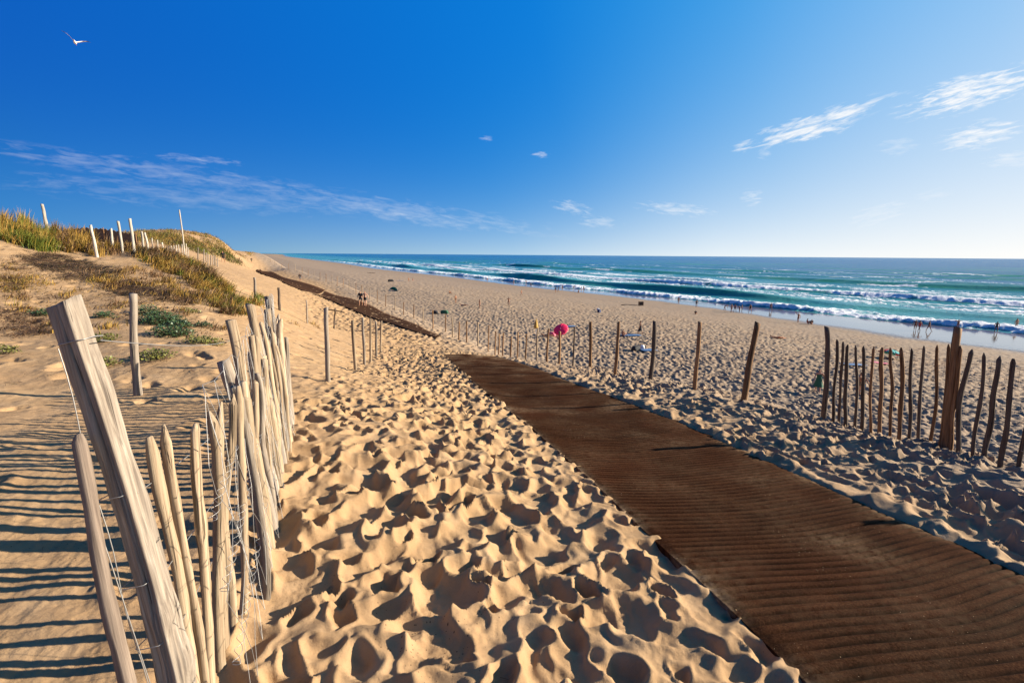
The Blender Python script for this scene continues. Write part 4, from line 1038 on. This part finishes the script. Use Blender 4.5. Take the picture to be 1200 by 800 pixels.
towel(790, 437, 'grey', 'dark towel on the sand behind the posts') if False else None
def parasol(base, top_dir, rad, hgt, depth, mats, label, name='beach_parasol', fold=False, lift=0.0):
    root = empty(name, base); d = Vector(top_dir).normalized(); q = d.to_track_quat('Z', 'Y')
    v, f = tube_mesh([[(0, 0, -.1), tuple(d*(hgt*.5)), tuple(d*hgt)]], .022, 8); make_mesh_obj('pole', v, f, CL['white'], True, root)
    if not fold:
        n = 8; rings = 6; V = []; Fs = []
        for s_ in range(n):
            m = 6
            st = len(V)
            for i in range(rings+1):
                t = i/rings
                for k in range(m+1):
                    a = 2*math.pi*(s_+k/m)/n; rr = rad*t*(1-.05*math.sin(math.pi*k/m)*t); z = -depth*t**1.9 + .02*math.sin(math.pi*k/m)*t
                    V.append((rr*math.cos(a), rr*math.sin(a), z))
            for i in range(rings):
                for k in range(m): Fs.append((st+i*(m+1)+k, st+i*(m+1)+k+1, st+(i+1)*(m+1)+k+1, st+(i+1)*(m+1)+k))
        o = make_mesh_obj('canopy', V, Fs, mats[0], True, root)
        for mt in mats[1:]: o.data.materials.append(mt)
        if len(mats) > 1:
            per = rings*m
            for i, p in enumerate(o.data.polygons): p.material_index = (i//per) % len(mats)
        o.location = d*hgt; o.rotation_euler = q.to_euler(); o.modifiers.new('s', 'SOLIDIFY').thickness = .01
        paths = []
        for s_ in range(n):
            a = 2*math.pi*s_/n; paths.append([tuple(q@Vector((rad*t*math.cos(a), rad*t*math.sin(a), -depth*t**1.9-.015))+d*hgt) for t in (0, .25, .5, .75, 1)])
        v, f = tube_mesh(paths, .008, 5); make_mesh_obj('ribs', v, f, CL['white'], True, root)
        v, f = tube_mesh([[tuple(d*hgt), tuple(d*(hgt+.12))]], .018, 6); make_mesh_obj('finial', v, f, CL['white'], True, root)
    else:
        V = []; Fs = []; n = 16; prof = [(.75, .16), (.85, .24), (1.1, .23), (1.5, .17), (1.95, .10), (2.3, .035)]
        for z, r in prof:
            for k in range(n):
                a = 2*math.pi*k/n; rr = r*(1+.18*math.cos(a*4)); p = d*(z/2.3*hgt) + q@Vector((rr*math.cos(a), rr*math.sin(a), 0)); V.append(tuple(p))
        for i in range(len(prof)-1):
            for k in range(n): Fs.append((i*n+k, i*n+(k+1) % n, (i+1)*n+(k+1) % n, (i+1)*n+k))
        make_mesh_obj('folded_canopy', V, Fs, mats[0], True, root)
    tag(root, label, 'parasol'); return root
M_RED = plain('red_canopy', (1.0, .012, .09), .6, .05); M_OCH = plain('ochre_canopy', (.42, .25, .05), .8, .1)
b = hit(660, 394); sc = b[1]/F
parasol((b[0], b[1], b[2]), (-.40, -.82, 1.0), 9.0*sc, 14.5*sc, 2.2*sc, [M_RED], 'round bright red parasol tilted towards the viewer on the beach')
b = hit(628, 390); sc = b[1]/F
parasol(b, (.02, 0, 1), 1, 17*sc, .4, [M_OCH], 'folded ochre parasol standing left of the red one', fold=True)
b = hit(1042, 420); sc = b[1]/F
parasol((b[0], b[1], b[2]), (.25, .12, 1.0), 13*sc, 11*sc, 5.0*sc, [CL['pink'], CL['red'], CL['teal'], CL['teal']], 'low striped parasol, pink, red and teal, behind the dark picket fence')
# tent
def tent(px, py, w, mat, label):
    b = hit(px, py); root = empty('beach_tent', b); V = []; Fs = []; n, m = 14, 8; h = w*.55
    for i in range(n+1):
        a = math.pi*i/n
        for k in range(m+1):
            t = k/m; c = math.cos(a)*w/2*(1-.35*t*t); V.append((c, (t-.5)*w*.9, max(0, math.sin(a))*h*(1-.75*t*t)))
    for i in range(n):
        for k in range(m): Fs.append((i*(m+1)+k, i*(m+1)+k+1, (i+1)*(m+1)+k+1, (i+1)*(m+1)+k))
    o = make_mesh_obj('shell', V, Fs, mat, True, root); o.modifiers.new('s', 'SOLIDIFY').thickness = .02
    x = np.linspace(-w/2, w/2, 6); X, Y = np.meshgrid(x, x*.95, indexing='ij'); make_mesh_obj('groundsheet', np.stack([X.ravel(), Y.ravel(), X.ravel()*0+.08], 1), grid_faces(6, 6), CL['blue'], False, root)
    v, f = tube_mesh([[(math.cos(math.pi*i/12)*w/2, -.46*w, math.sin(math.pi*i/12)*h+.01) for i in range(13)]], .03, 6); make_mesh_obj('hoop', v, f, CL['grey'], True, root)
    root.rotation_euler = (0, 0, .5); tag(root, label, 'tent')
tent(460, 341, 1.6*hit(460, 341)[1]/100*1.05, CL['teal'], 'teal half dome beach tent on the left beach')
# bags, cool box, driftwood
def lump(name, px, py, sx, sy, sz, mat, label, cat, seed=0, handle=True, dz=0):
    b = hit(px, py); root = empty(name, (b[0], b[1], b[2]+dz)); V = []; Fs = []; n, m = 14, 8; rn = random.Random(seed)
    for i in range(m+1):
        t = i/m
        for k in range(n):
            a = 2*math.pi*k/n; c, s_ = math.cos(a), math.sin(a); e = .55
            rr = (1 - .25*t**3)*(1+.08*math.sin(a*3+seed+t*4)); V.append((sx/2*math.copysign(abs(c)**e, c)*rr, sy/2*math.copysign(abs(s_)**e, s_)*rr, sz*t))
    for i in range(m):
        for k in range(n): Fs.append((i*n+k, i*n+(k+1) % n, (i+1)*n+(k+1) % n, (i+1)*n+k))
    Fs.append(tuple(range(m*n, (m+1)*n)))
    make_mesh_obj('bag_body', V, Fs, mat, True, root)
    if handle:
        v, f = tube_mesh([[(sx*.25*math.cos(math.pi*i/10), 0, sz+sz*.35*math.sin(math.pi*i/10)-.01) for i in range(11)]], .015, 6); make_mesh_obj('handle', v, f, CL['black'], True, root)
    root.rotation_euler = (0, 0, seed*.7); tag(root, label, cat)
lump('beach_bag', 745, 410, 1.0, .6, .42, CL['black'], 'black bag in the heap near the dark thick post', 'bag', 1)
lump('beach_bag', 753, 408.5, .7, .4, .36, CL['white'], 'white bag in the heap near the dark thick post', 'bag', 2)
lump('beach_bag', 510, 367, 1.6, .7, .42, CL['black'], 'long dark bag lying on the sand left of the seaward posts', 'bag', 3)
lump('beach_bag', 521, 367, 1.3, .7, .5, CL['green'], 'dark green bag right of the long dark one', 'bag', 4)
lump('beach_bag', 458, 330, 2.2, 1.0, .8, CL['black'], 'dark heap of bags far left on the beach beside the blue towel', 'bag', 5)
lump('beach_bag', 702, 366, 1.0, .6, .6, CL['navy'], 'dark blue bag alone on the beach right of the red parasol', 'bag', 6)
lump('beach_bag', 701, 363.5, .8, .5, .4, CL['white'], 'white bag behind the dark blue one', 'bag', 7)
lump('beach_bag', 647, 393, .9, .6, .4, CL['pink'], 'pink bag beside the person lying near the red parasol', 'bag', 8)
lump('beach_bag', 298, 307, .7, .5, .9, CL['green'], 'bright green bag beside the farthest walker', 'bag', 9) if False else None
def crate(px, py):
    b = hit(px, py); root = empty('slatted_crate', b); w, h = 2.3, 2.5
    def box(bs):
        V = []; Fs = []
        for (x0, x1, y0, y1, z0, z1) in bs:
            s_ = len(V); V += [(x0, y0, z0), (x1, y0, z0), (x1, y1, z0), (x0, y1, z0), (x0, y0, z1), (x1, y0, z1), (x1, y1, z1), (x0, y1, z1)]
            Fs += [(s_, s_+3, s_+2, s_+1), (s_+4, s_+5, s_+6, s_+7), (s_, s_+1, s_+5, s_+4), (s_+1, s_+2, s_+6, s_+5), (s_+2, s_+3, s_+7, s_+6), (s_+3, s_, s_+4, s_+7)]
        return V, Fs
    k = b[1]/F
    w = 4.4*k; h = 4.8*k
    slats = [(-w/2, w/2, -w*.35, -w*.31, h*(.1+.22*i), h*(.28+.22*i)) for i in range(4)] + [(-w/2, w/2, w*.31, w*.35, h*(.1+.22*i), h*(.28+.22*i)) for i in range(4)]
    slats += [(-w/2, -w/2+.05, -w*.30, w*.30, h*(.1+.22*i), h*(.28+.22*i)) for i in range(4)] + [(w/2-.05, w/2, -w*.30, w*.30, h*(.1+.22*i), h*(.28+.22*i)) for i in range(4)]
    v, f = box(slats); make_mesh_obj('slats', v, f, M_DARK, False, root)
    v, f = box([(sx*w*.53-.06, sx*w*.53+.06, sy*w*.38-.06, sy*w*.38+.06, -.2, h) for sx in (-1, 1) for sy in (-1, 1)]); make_mesh_obj('corner_posts', v, f, M_BROWN, False, root)
    tag(root, 'dark slatted wooden bin on the beach by the water line', 'bin')
crate(751, 358)

def driftwood(px, py, L, r, yaw, label, seed):
    b = hit(px, py); z = float((base_z(np.array([b[0]]), np.array([b[1]]))+relief(np.array([b[0]]), np.array([b[1]])))[0])+r*.6
    d = Vector((math.cos(yaw), math.sin(yaw), .03))
    o = axis_obj('driftwood', (b[0]-d.x*L/2, b[1]-d.y*L/2, z), (b[0]+d.x*L/2, b[1]+d.y*L/2, z+.03), stake_fn(r, r*.5, seed, 12, 7, L*.03, r*2, .2), M_DARK)
    tag(o, label, 'driftwood')
driftwood(462, 347, 3.2, .12, .2, 'dark branch lying in front of the teal tent', 1)
driftwood(738, 358, 4.5, .10, .05, 'long dark branch left of the slatted bin', 2)
driftwood(435, 320, 5, .2, .2, 'dark driftwood log far left on the beach', 4)

# ------------------------------------------------------------------ dark netting / low windbreak on the crest
def windbreak():
    a = [hit(x, y, 18, 90) for x, y in ((78, 279), (100, 281), (122, 284), (142, 287), (160, 290))]
    tops = [(78, 269), (100, 267), (122, 268.5), (142, 272), (160, 275)]
    a = [p if p else pt(*q, 30) for p, q in zip(a, ((78, 279), (100, 281), (122, 284), (142, 287), (160, 290)))]
    Y0 = 26.0
    base = []
    for (tx, ty) in tops:
        p = pt(tx, ty, Y0); base.append((p[0], p[1], z_at(p[0], p[1]), p[2]))
    root = empty('reed_windbreak', (base[0][0], base[0][1], base[0][2]))
    n = 60; V = []; Fs = []; q = np.linspace(0, 4, n)
    g = [np.interp(q, range(5), [p[i] for p in base]) for i in range(4)]
    for i in range(n):
        top = g[3][i]+.04*math.sin(i*1.7); bot = min(g[2][i]-.2, top-.3)
        for dy in (0, .05):
            for z in (bot, top): V.append((g[0][i]-base[0][0], g[1][i]+dy-base[0][1], z-base[0][2]))
    for i in range(n-1):
        s_ = i*4
        Fs += [(s_, s_+4, s_+5, s_+1), (s_+2, s_+3, s_+7, s_+6), (s_+1, s_+5, s_+7, s_+3)]
    make_mesh_obj('screen', V, Fs, M_DARK, False, root)
    for i in range(5):
        x, y, z, t = base[i]; axis_obj('stake', (x, y-.06, z-.2), (x, y-.06, max(t, z)+.08), stake_fn(.03, .025, 700+i, 6, 6, .004, 0), M_BROWN, root)
    tag(root, 'low dark screen along the dune crest behind the pale posts', 'windbreak')
windbreak()

# ------------------------------------------------------------------ seagull
def gull():
    c = Vector(pt(88, 50, 22)); u = 22/F
    V = []; Fs = []; n = 12
    prof = [(-.26, .004, 0), (-.22, .03, 0), (-.12, .06, 0), (0, .075, 0), (.12, .062, .005), (.19, .042, .012), (.235, .036, .018), (.27, .022, .016), (.30, .006, .01)]
    for x, r, z in prof:
        for k in range(n):
            a = 2*math.pi*k/n; V.append((x, r*math.cos(a), z+r*.85*math.sin(a)))
    for i in range(len(prof)-1):
        for k in range(n): Fs.append((i*n+k, i*n+(k+1) % n, (i+1)*n+(k+1) % n, (i+1)*n+k))
    # wings join the trunk: span sections (y, lead x, chord, z, thick)
    for sy in (-1, 1):
        sec = [(.03, .10, .17, .03, .018), (.17, .14, .16, .15, .014), (.32, .14, .13, .27, .010), (.50, .05, .10, .33, .006), (.66, -.06, .03, .32, .003)]
        st = len(V)
        for (y, x, ch, z, th) in sec:
            for (dx, dz) in ((0, 0), (-.3*ch, th), (-ch, 0), (-.3*ch, -th)): V.append((x+dx, sy*y, z+dz))
        for i in range(len(sec)-1):
            for k in range(4): Fs.append((st+i*4+k, st+i*4+(k+1) % 4, st+(i+1)*4+(k+1) % 4, st+(i+1)*4+k))
    st = len(V); V += [(-.24, -.02, 0), (-.24, .02, 0), (-.38, .05, 0), (-.38, -.05, 0), (-.30, 0, .012)]; Fs += [(st, st+1, st+4), (st+1, st+2, st+4), (st+2, st+3, st+4), (st+3, st, st+4), (st, st+3, st+2, st+1)]
    t = NT('gull_feathers'); sep = t.node('ShaderNodeSeparateXYZ'); t.link(t.coord(), sep.inputs[0])
    tip = t.ramp(t.math('ABSOLUTE', sep.outputs['Y']), [(.42, (0, 0, 0)), (.50, (1, 1, 1))]); t.link(t.mix(tip, (.75, .75, .76), (.06, .06, .06)), t.b.inputs['Base Color'])
    o = make_mesh_obj('seagull', V, Fs, t.m, True); o.location = c; o.rotation_euler = (R(16), R(4), R(122)); o.scale = (.72, .72, .72)
    bk = [(.295, 0, .014), (.34, 0, .008), (.355, 0, -.004)]; v, f = tube_mesh([bk], .01, 6); b = make_mesh_obj('beak', v, f, CL['orange'], True, o)
    tag(o, 'white seagull gliding with arched wings in the upper left sky', 'bird')
gull()

# ------------------------------------------------------------------ sky, sun
SUN_AZ = R(81); SUN_EL = R(19.5)          # azimuth from +Y towards +X
w = bpy.data.worlds.new('World'); S.world = w; w.use_nodes = True
T = NT.__new__(NT); T.t = w.node_tree; T.n = T.t.nodes; T.l = T.t.links
bg = T.n['Background']
sky = T.node('ShaderNodeTexSky', sky_type='NISHITA', sun_disc=False, sun_elevation=SUN_EL, sun_rotation=SUN_AZ, altitude=0, air_density=1.0, dust_density=1.0, ozone_density=3.0)
D = T.coord('Generated'); sep = T.node('ShaderNodeSeparateXYZ'); T.link(D, sep.inputs[0])
sdir = Vector((math.sin(SUN_AZ)*math.cos(SUN_EL), math.cos(SUN_AZ)*math.cos(SUN_EL), math.sin(SUN_EL)))
dp = T.node('ShaderNodeVectorMath', operation='DOT_PRODUCT'); T.link(D, dp.inputs[0]); dp.inputs[1].default_value = sdir
sf = T.math('MULTIPLY_ADD', dp.outputs['Value'], .5, .5)
def q(*st): return [((p+1)/2, c) for p, c in st]
zen = T.ramp(sf, q((-1, (0, .018, .12)), (-.45, (0, .095, .50)), (.30, (0, .19, .68)), (.58, (.006, .28, .76)), (.80, (.06, .38, .84)), (1, (.5, .62, .8))))
hor = T.ramp(sf, q((-1, (.02, .20, .50)), (-.57, (.08, .30, .60)), (-.26, (.25, .45, .64)), (.15, (.42, .62, .80)), (.5, (.80, .88, .93)), (.8, (1, .99, .96)), (1, (1, 1, .98))))
elv = T.math('MULTIPLY', T.math('ARCSINE', T.math('MAXIMUM', sep.outputs['Z'], 0)), 57.29578)
pos = T.math('MAXIMUM', dp.outputs['Value'], 0)
scale = T.math('MULTIPLY_ADD', T.math('MULTIPLY', pos, pos), 12.0, 3.4)
wgt = T.math('EXPONENT', T.math('MULTIPLY', T.math('POWER', T.math('DIVIDE', elv, scale), 1.05), -1.0))
mid = T.ramp(sf, q((-1, (0, .14, .45)), (-.45, (0, .20, .62)), (-.1, (0, .24, .69)), (.30, (.005, .31, .74)), (.60, (.09, .42, .82)), (.80, (.19, .50, .86)), (1, (.4, .6, .8))))
w2 = T.math('EXPONENT', T.math('MULTIPLY', T.math('POWER', T.math('DIVIDE', elv, T.math('MULTIPLY', scale, 3.0)), 1.6), -1.0))
cs = T.mix(wgt, T.mix(w2, zen, mid), hor)
cs = T.mix(1.0, cs, (4.3, 4.3, 4.3), 'MULTIPLY')
cs = T.mix(T.ramp(T.math('DIVIDE', elv, 90.0), [(.42, (0, 0, 0)), (.72, (.7, .7, .7))]), cs, (0, .03, .12))
skyc = T.mix(.985, sky.outputs[0], cs)
# thin clouds, laid out by direction in the sky: (azimuth deg, elevation deg, half length, half width, tilt deg, density)
def direction(px, py):
    d = ray(px, py); n = np.linalg.norm(d); return math.degrees(math.atan2(d[0], d[1])), math.degrees(math.asin(d[2]/n))
az = T.math('MULTIPLY', T.math('ARCTAN2', sep.outputs['X'], sep.outputs['Y']), 57.29578)
el = T.math('MULTIPLY', T.math('ARCSINE', sep.outputs['Z']), 57.29578)
cv = T.node('ShaderNodeCombineXYZ'); T.link(az, cv.inputs[0]); T.link(el, cv.inputs[1])
total = None
CLOUDS = [((835, 182), (1075, 104), 1.25, 1.3, 1), ((1035, 135), (1260, 76), 1.7, 1.4, 2), ((910, 165), (1010, 142), .9, 1.2, 3), ((1090, 168), (1212, 148), 1.4, 1.1, 4), ((1080, 104), (1190, 90), .7, 1.0, 21), ((1020, 175), (1085, 168), 1.0, .3, 5),
          ((1145, 189), (1230, 184), .8, .55, 6), ((985, 262), (1075, 240), 1.3, .38, 7), ((1060, 234), (1130, 222), .6, .3, 8), ((865, 233), (898, 229), 1.1, .55, 9), ((640, 235), (700, 250), 1.0, .5, 10), ((735, 240), (850, 250), .9, .55, 11),
          ((620, 182), (650, 181), .45, .6, 12), ((-160, 150), (420, 228), 1.2, .24, 13), ((-120, 196), (480, 248), 1.7, .17, 14), ((160, 196), (700, 278), 1.7, .24, 15), ((670, 258), (735, 262), .9, .4, 16), ((160, 180), (300, 193), .5, .25, 17), ((885, 180), (905, 182), .6, .4, 18), ((560, 162), (580, 163), .4, .3, 19), ((350, 232), (560, 262), .9, .35, 20)]
for (p0, p1, hw, dens, seed) in CLOUDS:
    a0, e0 = direction(*p0); a1, e1 = direction(*p1); L = math.hypot(a1-a0, e1-e0); ang = math.atan2(e1-e0, a1-a0)
    v = T.node('ShaderNodeVectorMath', operation='SUBTRACT'); T.link(cv.outputs[0], v.inputs[0]); v.inputs[1].default_value = ((a0+a1)/2, (e0+e1)/2, 0)
    m = T.mapping(v.outputs[0], (1, 1, 1), (0, 0, -ang))
    nz = T.noise(T.mapping(m, (.42, 1.9, 1), loc=(seed*7.1, seed*3.3, 0)), 1.0 if L > 12 else 1.7, 9, .62, .35)
    m2 = T.mapping(m, (2/L, 1/hw, 1)); ln = T.node('ShaderNodeVectorMath', operation='LENGTH'); T.link(m2, ln.inputs[0])
    fall = T.math('SUBTRACT', 1.0, ln.outputs['Value'], clamp=True)
    val = T.math('MULTIPLY', T.math('SUBTRACT', T.math('ADD', nz, T.math('MULTIPLY', fall, .26)), .56, clamp=True), 3.2*dens)
    val = T.math('MULTIPLY', val, T.math('MULTIPLY', fall, 3.0, clamp=True), clamp=True)
    total = val if total is None else T.math('MAXIMUM', total, val)
csky = T.math('MULTIPLY', total, .9)
cloudcol = T.mix(1.0, (1, 1, 1), (4.1, 4.15, 4.2), 'MULTIPLY')
mx = T.mix(csky, skyc, cloudcol); T.link(mx, bg.inputs['Color'])
bg.inputs['Strength'].default_value = .10
sd = bpy.data.lights.new('sun', 'SUN'); sd.energy = 5.0; sd.angle = R(.53); sd.color = (1, .88, .71)
so = bpy.data.objects.new('sun', sd); C.objects.link(so)
sdir = Vector((math.sin(SUN_AZ)*math.cos(SUN_EL), math.cos(SUN_AZ)*math.cos(SUN_EL), math.sin(SUN_EL)))
so.rotation_euler = sdir.to_track_quat('Z', 'Y').to_euler(); so.location = (30, 5, 40)
S.view_settings.view_transform = 'Standard'; S.view_settings.look = 'None'; S.view_settings.gamma = 1; S.view_settings.exposure = 1.25
S.cycles.max_bounces = 5; S.cycles.diffuse_bounces = 2
